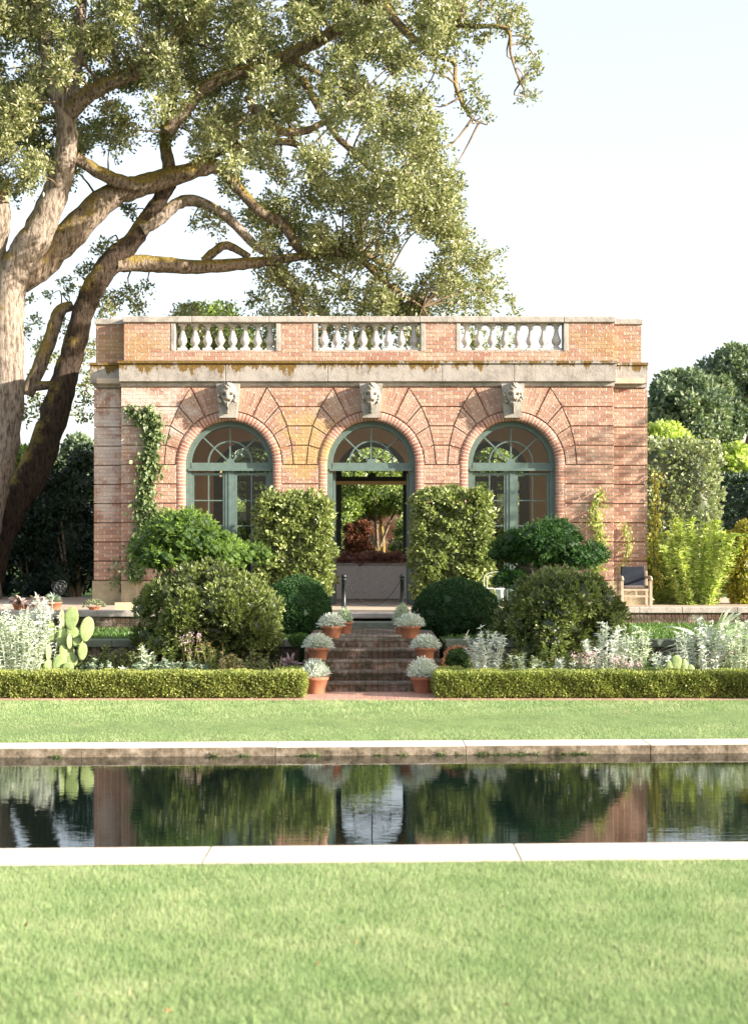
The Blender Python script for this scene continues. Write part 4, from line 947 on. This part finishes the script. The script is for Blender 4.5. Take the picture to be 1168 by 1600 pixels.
# ivy on the house
def ivy(name, path, Y, wd, n, L, mat, lab, parent=None):
    p = smooth_path([at(*q, Y) for q in path], 6); A = np.array([list(q) for q in p]); i = rng.integers(0, len(A)-1, n); f = rng.random((n, 1))
    P = A[i]*(1-f)+A[i+1]*f; w_ = wd*(.5+.6*np.abs(np.sin(P[:, 2:]*3.3))); P = P+rng.normal(0, 1, (n, 3))*np.concatenate([w_, np.full((n, 1), .05), np.full((n, 1), .08)], 1); P[:, 1] = np.minimum(P[:, 1], Y+.06)
    V, F = leaves(P, np.tile([0, -.5, -.8], (n, 1)), L, L*.75, .6); t = empty(name, p[-1], lab, 'climbing plant')
    np_mesh('leaves', V, F, mat, t, val=np.clip(rng.normal(.5, .25, len(F)), 0, 1)); m = MB(); m.tube(p, .014, 6); m.build('stem', M['twig'], t)
ivy('ivy', [(228, 640), (238, 680), (232, 730), (226, 775), (232, 810), (215, 850), (210, 900)], YF-.10, .13, 2100, .13, M['ivy'], 'hanging ivy curtain on the brick beside the window nearest the oak')
ivy('ivy', [(200, 640), (222, 648), (245, 652)], YF-.08, .09, 260, .11, M['ivy'], 'short top sprig of ivy running sideways on the brick')
ivy('ivy', [(185, 875), (180, 900), (192, 918)], YF+.15, .12, 60, .10, M['ivy'], 'few loose ivy sprigs hanging over the plinth corner')
ivy('ivy', [(935, 770), (930, 810), (938, 850), (930, 885), (925, 915)], YF-.06, .10, 520, .085, M['lime_leaf'], 'thin yellow green creeper climbing the brick above the shaded juniper')
ivy('ivy', [(975, 820), (980, 850), (972, 890)], YF+.2, .08, 160, .07, M['lime_leaf'], 'faint creeper on the corner pier above the chair')
ivy('ivy', [(1022, 740), (1024, 800), (1020, 850), (1028, 910)], YF+.3, .09, 320, .10, M['gold_leaf'], 'golden creeper at the outer corner of the house')

# ------------------------------------------------------------------ small things on the terrace
Y = 29.6; x = wx(195, Y); m = MB(); b = [(x-.19, 0), (x+.19, 0)]
def card():
    m = MB(); m.box(x-.20, x+.20, Y-.006, Y+.006, ZT, ZT+.15); o = m.build('card', simple('cream_card', (.62, .52, .34), None, 5, .8, .2, 0), None, (x, Y, ZT)); return tag(o, 'small cream card leaning upright at the plinth beside the bottle', 'card')
card()
x = wx(214, Y); t = empty('bottle', (x, Y, ZT), 'small white plastic bottle with a blue cap standing by the card', 'bottle')
m = MB(); m.lathe([(.032, 0), (.034, .01), (.034, .10), (.018, .125), (.014, .13)], (x, Y, ZT), 14); m.build('bottle_body', M['white_metal'], t)
m = MB(); m.lathe([(.018, .13), (.018, .155), (.01, .16)], (x, Y, ZT), 12); m.build('cap', simple('blue_cap', (.08, .2, .55), None, 5, .4, .4, 0), t)
def tpot(px, Y, r, h, lab, zb=ZT, parent=None):
    x = wx(px, Y); t = empty('potted_plant', (x, Y, zb), lab, 'pot plant'); m = MB(); m.lathe([(r*.7, 0), (r*.93, h*.8), (r, h*.82), (r, h), (r*.86, h), (r*.8, h*.9)], (x, Y, zb+.003), 20); m.build('pot', M['terracotta'], t); return t, Vector((x, Y, zb+h))
for px, lab in ((32, 'terracotta pot with dark striped arching leaves standing on the terrace ledge'), (56, 'terracotta pot with pale pink striped arching leaves standing on the terrace ledge')):
    t, p = tpot(px, 29.5, .16, .12, lab); n = 16; d = rng.normal(0, 1, (n, 3)); d[:, 2] = np.abs(d[:, 2])+.7; V, F = strips(np.array([p]*n), nrm(d), .44, .11, .55, 5); np_mesh('leaves', V, F, M['stripe'], t, val=rng.random(len(F)))
t, p = tpot(82, 29.5, .20, .16, 'square set terracotta pot with a low grey green plant beside the wire lantern')
n = 200; d = rdir(n); d[:, 2] = np.abs(d[:, 2]); V, F = strips(np.array([p]*n)+d*.1, nrm(d), .12, .012, .2, 2); np_mesh('leaves', V, F, M['sage'], t, val=rng.random(len(F)))
t, p = tpot(147, 29.6, .13, .06, 'low pot of small pink and green succulents at the corner of the plinth')
n = 240; d = rdir(n); d[:, 2] = np.abs(d[:, 2]); V, F = leaves(np.array([p]*n)+d*np.array([.2, .12, .12]), d, .05, .03, .4); np_mesh('leaves', V, F, M['varieg'], t, val=rng.random(len(F)))
m = MB(); Y = 29.7; c = at(93, 922, Y)
for k in range(16):
    a0 = random.uniform(0, 6.28); rr = random.uniform(.05, .12); cc = c+Vector((random.uniform(-.09, .09), random.uniform(-.09, .09), random.uniform(-.06, .1)))
    m.tube([cc+Vector((math.cos(a0)*math.cos(t_)*rr, math.sin(a0)*math.cos(t_)*rr, math.sin(t_)*rr)) for t_ in np.linspace(0, 6.28, 15)], .008, 5)
m.tube([c+Vector((0, 0, -.08)), (c.x, Y, ZT)], .012, 6)
tag(m.build('wire_lantern', M['black'], None, (c.x, Y, ZT)), 'tangled black wire ornament on a stalk beside the terracotta pot', 'ornament')
# garden chair with a dark cushion
Y = 31.9; xc = wx(990, Y); ch = empty('garden_chair', (xc, Y, ZT), 'weathered wooden armchair with a dark grey back cushion on the terrace by the house corner', 'chair')
M['wood'] = simple('grey_wood', (.46, .36, .27), (.32, .25, .19), 12, .85, .2, .3); M['cush'] = simple('grey_cushion', (.035, .042, .055), None, 10, .95, .1, .3)
hw = .31
for sx in (-1, 1):
    m = MB(); m.box(xc+sx*hw-.03, xc+sx*hw+.03, Y-.28, Y-.22, ZT, ZT+.60, .006); m.build('leg', M['wood'], ch)
    m = MB(); m.box(xc+sx*hw-.028, xc+sx*hw+.028, Y+.24, Y+.29, ZT, ZT+.76, .006); m.build('leg', M['wood'], ch)
    m = MB(); m.tube(smooth_path([(xc+sx*hw, Y-.33, ZT+.56), (xc+sx*hw, Y-.27, ZT+.625), (xc+sx*hw, Y, ZT+.63), (xc+sx*hw, Y+.26, ZT+.62)]), .032, 8); m.build('armrest', M['wood'], ch)
m = MB(); m.box(xc-hw+.03, xc+hw-.03, Y-.27, Y+.24, ZT+.33, ZT+.38, .006); m.build('seat', M['wood'], ch)
m = MB(); m.box(xc-hw+.03, xc+hw-.03, Y-.27, Y-.23, ZT+.20, ZT+.24); m.box(xc-.02, xc+.02, Y-.265, Y-.235, ZT+.24, ZT+.33); m.build('stretcher', M['wood'], ch)
m = MB(); m.box(xc-hw+.04, xc+hw-.04, Y-.24, Y+.20, ZT+.383, ZT+.45, .02); m.build('seat_cushion', simple('dark_seat_cushion', (.16, .13, .12), None, 10, .95, .1, .3), ch)
m = MB(); m.box(xc-hw+.05, xc+hw-.05, Y+.16, Y+.235, ZT+.42, ZT+.86, .02); m.build('back_cushion', M['cush'], ch)
# white wire chair peeping out by the vine block
Y = 30.0; xc = wx(772, Y); t = empty('wire_chair', (xc, Y, ZT), 'white curled metal garden chair half hidden behind the wide box dome', 'chair')
m = MB()
for k in (0, .10): m.tube(smooth_path([(xc-.17+k*.3, Y+.15, ZT+.3), (xc-.2+k*.8, Y+.15, ZT+.66), (xc+.02, Y+.15, ZT+.76-k), (xc+.2-k*.8, Y+.15, ZT+.7), (xc+.17-k*.3, Y+.15, ZT+.3)]), .007, 6)
m.build('backrest', M['white_metal'], t)
m = MB(); m.tube([(xc+.2*math.cos(a), Y+.2*math.sin(a), ZT+.42) for a in np.linspace(0, 6.28, 21)], .011, 6)
for k in np.linspace(-.15, .15, 6): m.tube([(xc+k, Y-.13, ZT+.42), (xc+k, Y+.13, ZT+.42)], .006, 5)
m.build('seat', M['white_metal'], t)
for sx in (-1, 1):
    for sy in (-1, 1): m = MB(); m.tube(smooth_path([(xc+sx*.14, Y+sy*.14, ZT+.42), (xc+sx*.16, Y+sy*.16, ZT+.2), (xc+sx*.2, Y+sy*.2, ZT)]), .010, 6); m.build('leg', M['white_metal'], t)

# ------------------------------------------------------------------ the big oak
oak = empty('oak_tree', (wx(-30, 37), 37, 1.2), 'huge old oak with mossy leaning limbs spreading over the brick garden house', 'tree')
limbs = []   # (points, radii)
def limb(pts, rad, Y0, Y1, mat='bark2', name='limb', n=14, k=6, bump=.07):
    L = len(pts); W = [at(px, py, Y0+(Y1-Y0)*i/(L-1)) for i, (px, py) in enumerate(pts)]; P = smooth_path(W, k)
    rr = lerps([r*Y0/FP for r in rad], k); m = MB()
    P2 = [p+Vector((random.gauss(0, 1), random.gauss(0, 1), random.gauss(0, 1)))*r*.035 for p, r in zip(P, rr)]
    m.tube(P2, rr, n, True, bump); limbs.append((P, rr)); return m.build(name, M[mat], oak)
limb([(-48, 955), (-38, 860), (-22, 780), (0, 700), (10, 620), (12, 540), (14, 470), (22, 425), (48, 385), (78, 325), (98, 268), (105, 210), (100, 175), (80, 120), (68, 55), (55, -20)],
     [50, 36, 31, 28, 26, 25, 25, 25, 25, 21, 18, 16, 14, 12, 10, 7], 37, 36.5, 'bark', 'trunk', 16)
limb([(0, 445), (-8, 390), (2, 335), (-10, 280), (-30, 200)], [22, 18, 15, 12, 9], 37, 36, 'bark')
limb([(22, 430), (48, 424), (105, 372), (168, 310), (216, 291), (272, 275), (339, 260), (370, 292), (406, 330), (442, 352), (478, 396), (545, 388), (610, 420)], [26, 26, 24, 20, 18, 16, 12, 9, 8.5, 8, 8, 6, 3], 37, 40.5, 'bark2')
limb([(100, 190), (115, 170), (150, 140), (222, 110), (250, 98)], [13, 13, 12, 10, 6], 36.7, 36, 'bark2')
limb([(118, 245), (170, 277), (216, 291)], [9, 11, 11], 36.8, 37.9, 'bark2')
limb([(106, 200), (110, 150), (123, 67), (130, -20)], [12, 12, 10, 7], 36.6, 37, 'bark')
limb([(308, 266), (318, 248), (360, 231), (442, 221), (480, 235)], [9, 9, 8, 6, 4], 38.6, 39.5)
limb([(385, 149), (426, 200), (473, 205), (514, 185), (560, 150)], [6, 6.5, 6.5, 5, 3], 37, 38)
limb([(262, 205), (330, 130), (420, 100), (519, 51), (565, 15), (600, -40)], [11, 9, 9, 10, 10, 9], 37.5, 37, 'bark2')
limb([(442, 88), (460, 95), (500, 115)], [6, 6, 3], 37.3, 37.5)
limb([(586, -10), (647, 62), (690, 55), (712, 39), (740, 41), (791, 45), (798, 86), (812, 130)], [8, 6, 5, 4.5, 4, 3, 2, 1], 37, 36)
limb([(640, 60), (681, 86), (709, 99), (712, 137), (733, 181), (760, 195)], [5, 4, 3.5, 3, 2, 1], 36.8, 36.4)
limb([(470, 120), (520, 205), (555, 240), (586, 267), (633, 270)], [6, 5, 5, 4, 3], 37.2, 37.5)
limb([(318, 408), (345, 386), (362, 386), (390, 402)], [7, 7, 6.5, 5], 39.2, 39.4)
limb([(421, 408), (445, 440), (470, 480), (480, 510)], [5, 5, 4, 3], 39.5, 40)
limb([(560, 400), (600, 440), (660, 480)], [5, 4, 2], 40, 40.5)
limb([(98, 600), (50, 605), (45, 612), (75, 540), (93, 488), (114, 478)], [6, 8, 11, 11, 10, 7], 38.5, 38.6, 'bark2')
oak2 = empty('oak_tree', (wx(-10, 38.2), 38.2, 1.2), 'mossy oak trunk leaning toward the house corner, shade painted into its bark, with one long level limb', 'tree'); oak_, oak = oak, oak2; oak_limbs = len(limbs)
limb([(-30, 930), (-10, 850), (22, 785), (48, 745), (78, 670), (99, 600), (116, 540), (131, 485), (152, 440), (178, 405), (206, 378), (229, 345), (250, 312), (266, 285)],
     [32, 27, 26, 25, 23, 20, 18, 17, 18, 18, 15, 14, 12, 11], 38.2, 38.6, 'bark3', 'trunk', 14)
limb([(221, 358), (252, 340), (277, 318), (308, 315), (354, 339), (401, 385), (442, 408)], [11, 10, 9.5, 9, 8, 7, 5], 38.4, 39.6, 'bark')
limb([(176, 412), (200, 411), (247, 413), (308, 417), (370, 413), (421, 408), (462, 402), (530, 396), (600, 425)], [14, 14, 13, 11, 10, 8, 7, 6, 3], 38.4, 40.2, 'bark2')
limb([(264, 292), (264, 262), (258, 225), (263, 190), (272, 150), (268, 105), (288, 60)], [11, 10.5, 9, 8, 6.5, 5, 3], 38.6, 39, 'bark2')
oak = oak_
# crown
from math import sin
def inpoly(x, y, P):
    c = False; j = len(P)-1
    for i in range(len(P)):
        if (P[i][1] > y) != (P[j][1] > y) and x < (P[j][0]-P[i][0])*(y-P[i][1])/(P[j][1]-P[i][1])+P[i][0]: c = not c
        j = i
    return c
CR = [(-160, -140), (720, -140), (745, -30), (700, 40), (690, 75), (668, 120), (678, 190), (690, 250), (712, 320), (738, 372), (760, 410), (760, 455), (790, 480), (690, 485), (560, 488), (470, 488), (405, 482), (392, 455), (425, 425), (425, 395), (395, 360), (370, 300), (330, 265), (285, 232), (225, 238), (120, 235), (105, 290), (72, 262), (50, 300), (-160, 320)]
holes = [(300, 175, 26, 12), (340, 60, 16, 12), (230, 60, 14, 10), (480, 150, 14, 9), (560, 120, 12, 9), (610, 180, 10, 9), (530, 260, 14, 10), (600, 330, 12, 9), (500, 340, 14, 10), (560, 440, 12, 9), (640, 450, 9, 8), (700, 400, 8, 8), (440, 30, 12, 9), (620, 30, 12, 9), (380, 210, 14, 9), (60, 200, 12, 10), (30, 90, 12, 10), (150, 100, 14, 10), (430, 460, 12, 8), (490, 440, 12, 8), (205, 155, 24, 16), (250, 128, 10, 14), (328, 40, 10, 9), (405, 160, 16, 9), (430, 215, 22, 9), (445, 245, 18, 12), (285, 215, 14, 10), (515, 80, 9, 8), (625, 262, 18, 9), (500, 190, 16, 8), (455, 385, 22, 10), (400, 300, 18, 16), (520, 115, 8, 8), (655, 215, 8, 8), (690, 330, 8, 7), (560, 205, 7, 6), (150, 175, 12, 18), (85, 230, 14, 12), (385, 270, 16, 12), (455, 300, 8, 6), (640, 390, 7, 6), (530, 10, 14, 8), (165, 225, 14, 7)]
cl = []; g_ = random.Random(11); tries = 0
while len(cl) < 780 and tries < 20000:
    tries += 1; px, py = g_.uniform(-150, 800), g_.uniform(-135, 490)
    if not inpoly(px, py, CR): continue
    if any(((px-a)/(rx+7))**2+((py-b)/(ry+7))**2 < 1 for a, b, rx, ry in holes): continue
    if py > 400: Y = g_.uniform(39.2, 42.5)
    elif py > 300: Y = g_.uniform(38.0, 42)
    else: Y = g_.uniform(34.0, 41.5)
    if sin(px*.031+1)*sin(py*.043+px*.01)+g_.gauss(0, .5) < -.45: continue
    cl.append((px, py, Y, g_.uniform(10, 19)))
extra = [(758, -5, 14), (775, 15, 14), (800, 20, 14), (815, 35, 11), (790, 42, 10), (822, 60, 9), (835, 90, 9), (838, 108, 8), (812, 95, 7), (822, 125, 8), (820, 150, 8), (830, 150, 6), (740, 30, 12), (765, 55, 10), (745, 65, 9), (722, 45, 12), (705, 62, 10), (728, 90, 8), (735, 120, 8), (745, 145, 8), (752, 165, 8), (742, 178, 6), (765, 190, 5), (718, 150, 6), (728, 170, 7), (690, 110, 8), (720, 20, 14), (780, 400, 8), (795, 470, 9), (800, 486, 6), (775, 440, 8),
 (318, 340, 13), (338, 355, 11), (350, 335, 10), (188, 318, 10), (205, 330, 9), (300, 350, 7), (395, 345, 12), (180, 300, 7),
 (150, 455, 14), (175, 470, 15), (205, 462, 14), (228, 452, 9), (160, 485, 12), (215, 480, 12), (140, 470, 10), (110, 455, 7), (78, 462, 6), (120, 425, 8), (140, 425, 10), (100, 440, 7), (165, 380, 9), (152, 392, 8), (52, 500, 9), (48, 470, 6), (42, 520, 9), (60, 545, 8), (52, 590, 9), (70, 570, 8), (42, 640, 8), (60, 640, 9), (52, 620, 9), (35, 655, 6), (85, 560, 8), (120, 570, 9), (132, 600, 10), (135, 620, 10), (130, 650, 8), (140, 585, 7), (120, 645, 6), (140, 530, 8), (138, 550, 9), (128, 560, 8), (60, 420, 4), (10, 300, 16), (-20, 310, 18), (30, 290, 10), (96, 500, 8), (70, 530, 7), (105, 520, 7)]
for px, py, r in extra:
    Y = g_.uniform(38.7, 40.5) if py > 280 else g_.uniform(35.6, 37.5)
    cl.append((px, py, Y, r*.8))
for i in range(70):   # low foliage seen behind the balustrade
    px = g_.uniform(280, 800); py = g_.uniform(485, 560)
    if px > 690 and g_.random() < .5: continue
    cl.append((px, py, g_.uniform(40.5, 43.5), g_.uniform(8, 15)))
LP = np.array([list(p) for P, _ in limbs for p in P]); 
LPX = CX+LP[:, 0]/LP[:, 1]*FP; LPY = HY+(HC-LP[:, 2])/LP[:, 1]*FP; LPR = np.array([q/p[1]*FP for P, rr_ in limbs for p, q in zip(P, rr_)])
def build_crown(cl, own, seed):
    parts, vals = [], []; tw = MB()
    for (px, py, Y, r) in cl:
        pq = np.hypot(LPX-px, LPY-py); jj = int(pq.argmin())
        if pq[jj] < r*.7+LPR[jj]*.5 and LPR[jj] > 7.5 and py > 60: Y = max(Y, LP[jj][1]+.5+rng.random()*2.5)
        c = at(px, py, Y); rm = r/FP*Y*1.05; d2 = ((LP-np.array(c))**2).sum(1); j = int(d2.argmin()); q = Vector(LP[j])
        n = int(300*(r/14)**2)+18
        # leaves sit in small bunches
        nb = max(3, n//9); bc = rng.normal(0, .55, (nb, 3))*rm*(1+.4*rng.random(3)); P = np.repeat(bc, 9, 0); P = P+rng.normal(0, .06, P.shape); D = nrm(P+rng.normal(0, .1, P.shape)+np.array([0, 0, .08]))
        V, F = leaves(P+np.array(c), D, .115, .064, 1.0, .2); parts.append((V, F)); vals.append(np.clip(rng.normal(.5, .25, len(P)), 0, 1))
        if 2.2 > math.sqrt(d2[j]) > .1 and not (py > 465 and px < 420):
            mid = (q+c)/2+Vector((random.gauss(0, .13), random.gauss(0, .13), random.gauss(0, .16)+.08)); ln = (q-c).length
            tw.tube(smooth_path([q, mid, c], 3), lerps([.014+.012*ln, .012+.005*ln, .006], 3), 5, False)
        for _ in range(2):
            e = c+Vector(rdir(1)[0])*rm; tw.tube([c, (c+e)/2+Vector((0, 0, .03)), e], [.008, .006, .004], 4, False)
    V, F = joinm(parts); np_mesh('crown', V, F, M['oak'], own, val=np.concatenate(vals)); tw.build('twigs', M['twig'], own)
c2 = [c for c in cl if c[1] > 375 and c[0] < 260]; c1 = [c for c in cl if not (c[1] > 375 and c[0] < 260)]
build_crown(c1, oak, 1); build_crown(c2, oak2, 2)

# ------------------------------------------------------------------ trees and shrubs behind
def tree(name, px, pyt, Y, w, mat, lab, n=9000, L=.22, W=.14, zb=1.2, pyb=None, nl=22, seed=1, trunk='bark2', grp='trees beyond the garden house', cat='tree', s0=.28, s1=.5):
    x = wx(px, Y); zt = at(0, pyt, Y).z; zc0 = at(0, pyb, Y).z if pyb else zb+(zt-zb)*.3; c = (x, Y, (zt+zc0)/2); r = (w/2/FP*Y, w/2/FP*Y*.8, (zt-zc0)/2)
    t = empty(name, (x, Y, zb), lab, cat, grp)
    lumpy('crown', sub_lumps(c, r, nl, s0, s1, 1, seed, -.8), n, L, W, mat, t, out=.6, up=.3, spread=.9, core=.8, depth=.35)
    m = MB(); g2 = random.Random(seed); R0 = max(.06, .025*(zt-zb))
    m.tube(smooth_path([(x, Y, zb-.2), (x+.1*r[0], Y, zb+(zc0-zb)*.6), (x, Y, c[2])]), lerps([R0, R0*.8, R0*.4]), 9, bump=.08)
    for k in range(5):
        a = g2.uniform(0, 6.28); m.tube(smooth_path([(x, Y, (zb+zc0)/2+.3*k*R0), (x+.4*r[0]*math.cos(a), Y+.4*r[1]*math.sin(a), zc0+r[2]*.4), (x+.75*r[0]*math.cos(a), Y+.75*r[1]*math.sin(a), c[2]+r[2]*.2*g2.uniform(-1, 1))]), lerps([R0*.6, R0*.4, R0*.15]), 7)
    m.build('trunk', M[trunk], t); return t
# right: far oaks
tree('far_oak', 1065, 582, 82, 150, M['oak_far'], 'broad dark oak standing beyond the clipped hedge next to the house corner', 15000, .30, .20, pyb=700, seed=3, nl=30)
tree('far_oak', 1150, 538, 88, 140, M['oak_far'], 'tallest dark oak on the skyline beyond the garden', 15000, .30, .20, pyb=690, seed=4, nl=30)
tree('far_oak', 1235, 560, 92, 150, M['oak_far'], 'dark oak cut off by the picture edge beside the tallest skyline oak', 9000, .32, .22, pyb=700, seed=5)
tree('far_oak', 1115, 590, 84, 80, M['oak_far'], 'lower oak filling the gap between the two skyline oaks', 9000, .30, .20, pyb=715, seed=6)
tree('lime_tree', 1040, 655, 60, 90, M['lime_leaf'], 'bright lime green tree just above the clipped variegated hedge', 8000, .20, .14, pyb=760, seed=7)
tree('golden_tree', 1100, 690, 64, 60, M['gold_leaf'], 'small golden leaved tree beside the clipped variegated hedge', 4200, .2, .15, pyb=760, seed=8)
tree('golden_tree', 1150, 688, 62, 70, M['lime_leaf'], 'yellow green tree under the tallest skyline oak', 5200, .2, .15, pyb=790, seed=9)
Y = 42
shell_box(wx(985, Y), wx(1124, Y), Y, Y+2.5, 1.2, at(0, 692, Y).z, 16000, .13, .09, M['varieg'], 'tall_hedge', 'tall clipped hedge with pale variegated leaves behind the yellow green shrub', 'hedge', None, .25, .10, .9, 0, None, .9)
Y = 46
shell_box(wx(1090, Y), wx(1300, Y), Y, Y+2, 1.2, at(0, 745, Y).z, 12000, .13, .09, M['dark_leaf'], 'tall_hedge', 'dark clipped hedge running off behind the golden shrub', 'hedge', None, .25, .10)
# left: dark growth in the shadow of the house
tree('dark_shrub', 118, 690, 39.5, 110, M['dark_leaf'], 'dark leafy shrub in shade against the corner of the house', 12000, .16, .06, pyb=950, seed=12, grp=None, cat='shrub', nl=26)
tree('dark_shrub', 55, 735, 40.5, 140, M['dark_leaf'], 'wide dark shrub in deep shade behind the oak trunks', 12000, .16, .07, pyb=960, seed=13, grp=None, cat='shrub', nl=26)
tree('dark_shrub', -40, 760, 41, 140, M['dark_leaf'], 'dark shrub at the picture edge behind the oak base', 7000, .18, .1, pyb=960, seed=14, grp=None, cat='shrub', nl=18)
tree('pale_tree', 35, 685, 58, 90, M['mid_leaf'], 'sunlit pale green tree between the oak trunks', 6000, .2, .14, pyb=780, seed=15)
tree('far_oak', 120, 680, 74, 90, M['oak_far'], 'blue green tree far beyond the house corner', 7000, .26, .18, pyb=800, seed=16)
tree('far_oak', -20, 690, 78, 130, M['oak_far'], 'dim tree far behind the oak base', 7000, .26, .18, pyb=800, seed=17)
# behind the house
tree('pale_tree', 330, 472, 56, 190, M['mid_leaf'], 'sunlit treetop just above the balustrade nearest the oak', 13000, .2, .13, pyb=720, seed=21, nl=34)
tree('pale_tree', 548, 684, 54, 160, M['mid_leaf'], 'sunlit bushy tree seen through the middle doorway', 11000, .15, .10, pyb=820, seed=22, nl=34)
tree('pale_tree', 420, 600, 60, 170, M['mid_leaf'], 'bushy tree seen through the window nearest the oak', 10000, .18, .12, pyb=850, seed=23)
tree('pale_tree', 722, 580, 58, 150, M['mid_leaf'], 'bushy tree showing between doorway and east window', 11000, .18, .12, pyb=820, seed=24, nl=30)
tree('pale_tree', 790, 580, 56, 150, M['mid_leaf'], 'bushy tree seen through the east window', 9000, .18, .12, pyb=850, seed=25)
tree('dark_shrub', 470, 770, 45, 120, M['azalea'], 'dark glossy shrub behind the house seen low through the window nearest the oak', 7000, .12, .07, pyb=930, seed=26, cat='shrub', grp=None)
tree('dark_shrub', 760, 770, 45, 150, M['azalea'], 'dark glossy shrub behind the house seen low through the east window', 7000, .12, .07, pyb=930, seed=27, cat='shrub', grp=None)
tree('dark_shrub', 650, 800, 44, 70, M['azalea'], 'loose shrub seen at the edge of the rear doorway', 4000, .10, .06, pyb=930, seed=28, cat='shrub', grp=None)
tree('dark_shrub', 360, 780, 46, 120, M['mid_leaf'], 'lit shrub behind the house low in the window nearest the oak', 6000, .12, .07, pyb=930, seed=29, cat='shrub', grp=None)
tree('dark_shrub', 640, 800, 50, 60, M['mid_leaf'], 'lit shrub in front of the old brick wall beyond the doorway', 5000, .10, .06, pyb=930, seed=41, cat='shrub', grp=None)
tree('dark_shrub', 528, 790, 50, 56, M['mid_leaf'], 'lit shrub at the end of the old brick wall nearest the oak', 5000, .10, .06, pyb=930, seed=43, cat='shrub', grp=None)
tree('dark_shrub', 590, 742, 52.3, 170, M['mid_leaf'], 'leafy boughs spilling over the old brick wall beyond the doorway', 9000, .12, .08, pyb=815, seed=42, cat='shrub', grp=None)
tree('copper_shrub', 560, 812, 47, 60, M['redearth_leaf'] if 'redearth_leaf' in M else leaf_mat('copper_leaves', (.05, .018, .012), (.26, .10, .055), .5, .2, .3), 'red brown copper leaved shrub framed by the open doorway', 12000, .07, .05, pyb=930, seed=30, cat='shrub', grp=None, nl=16, s0=.2, s1=.3)
Y = 53; t = empty('garden_wall', (wx(590, Y), Y, 1.2), 'old red brick garden wall beyond the house framed by the open doorway', 'garden wall')
m = MB(); m.box(wx(536, Y), wx(640, Y), Y, Y+.35, 1.1, at(0, 783, Y).z); m.build('brickwork', brick_mat('old_brick', (.13, .05, .03), (.07, .028, .02), (.08, .06, .045), bw=.22, rh=.075), t)
Y = 62
shell_box(wx(150, Y), wx(960, Y), Y, Y+2.5, 1.2, at(0, 740, Y).z, 26000, .22, .15, M['mid_leaf'], 'tall_hedge', 'long lit hedge closing the garden behind the house, seen through its windows', 'hedge', None, .4, .25)
# trees beyond the frame that shade the borders on this side
def shade_tree(x, y, zc, r, rz, n, lab, sd, L=.12):
    t = empty('shade_tree', (x, y, .05), lab, 'tree', 'unseen trees standing east of the borders')
    lumpy('crown', sub_lumps((x, y, zc), (r, r, rz), 20, .3, .5, 1, sd, -.9), n, L, L*.7, M['oak'], t, core=.0, depth=.6)
    m = MB(); m.tube(smooth_path([(x, y, 0), (x+.1, y, zc*.6), (x, y, zc)]), lerps([.16, .12, .05]), 8); m.build('trunk', M['bark2'], t)
shade_tree(8.9, 22.9, 4.0, 1.6, 1.35, 10000, 'unseen young oak east of the borders shading the dark juniper', 31)
shade_tree(9.0, 19.5, 4.15, 1.5, .95, 9000, 'unseen young spreading oak east of the lawn shading the steps', 33)
shade_tree(15.0, 29.6, 6.6, 2.0, 2.8, 1500, 'unseen thin leaved tree east of the terrace throwing dappled shade on the corner pier', 32, .16)
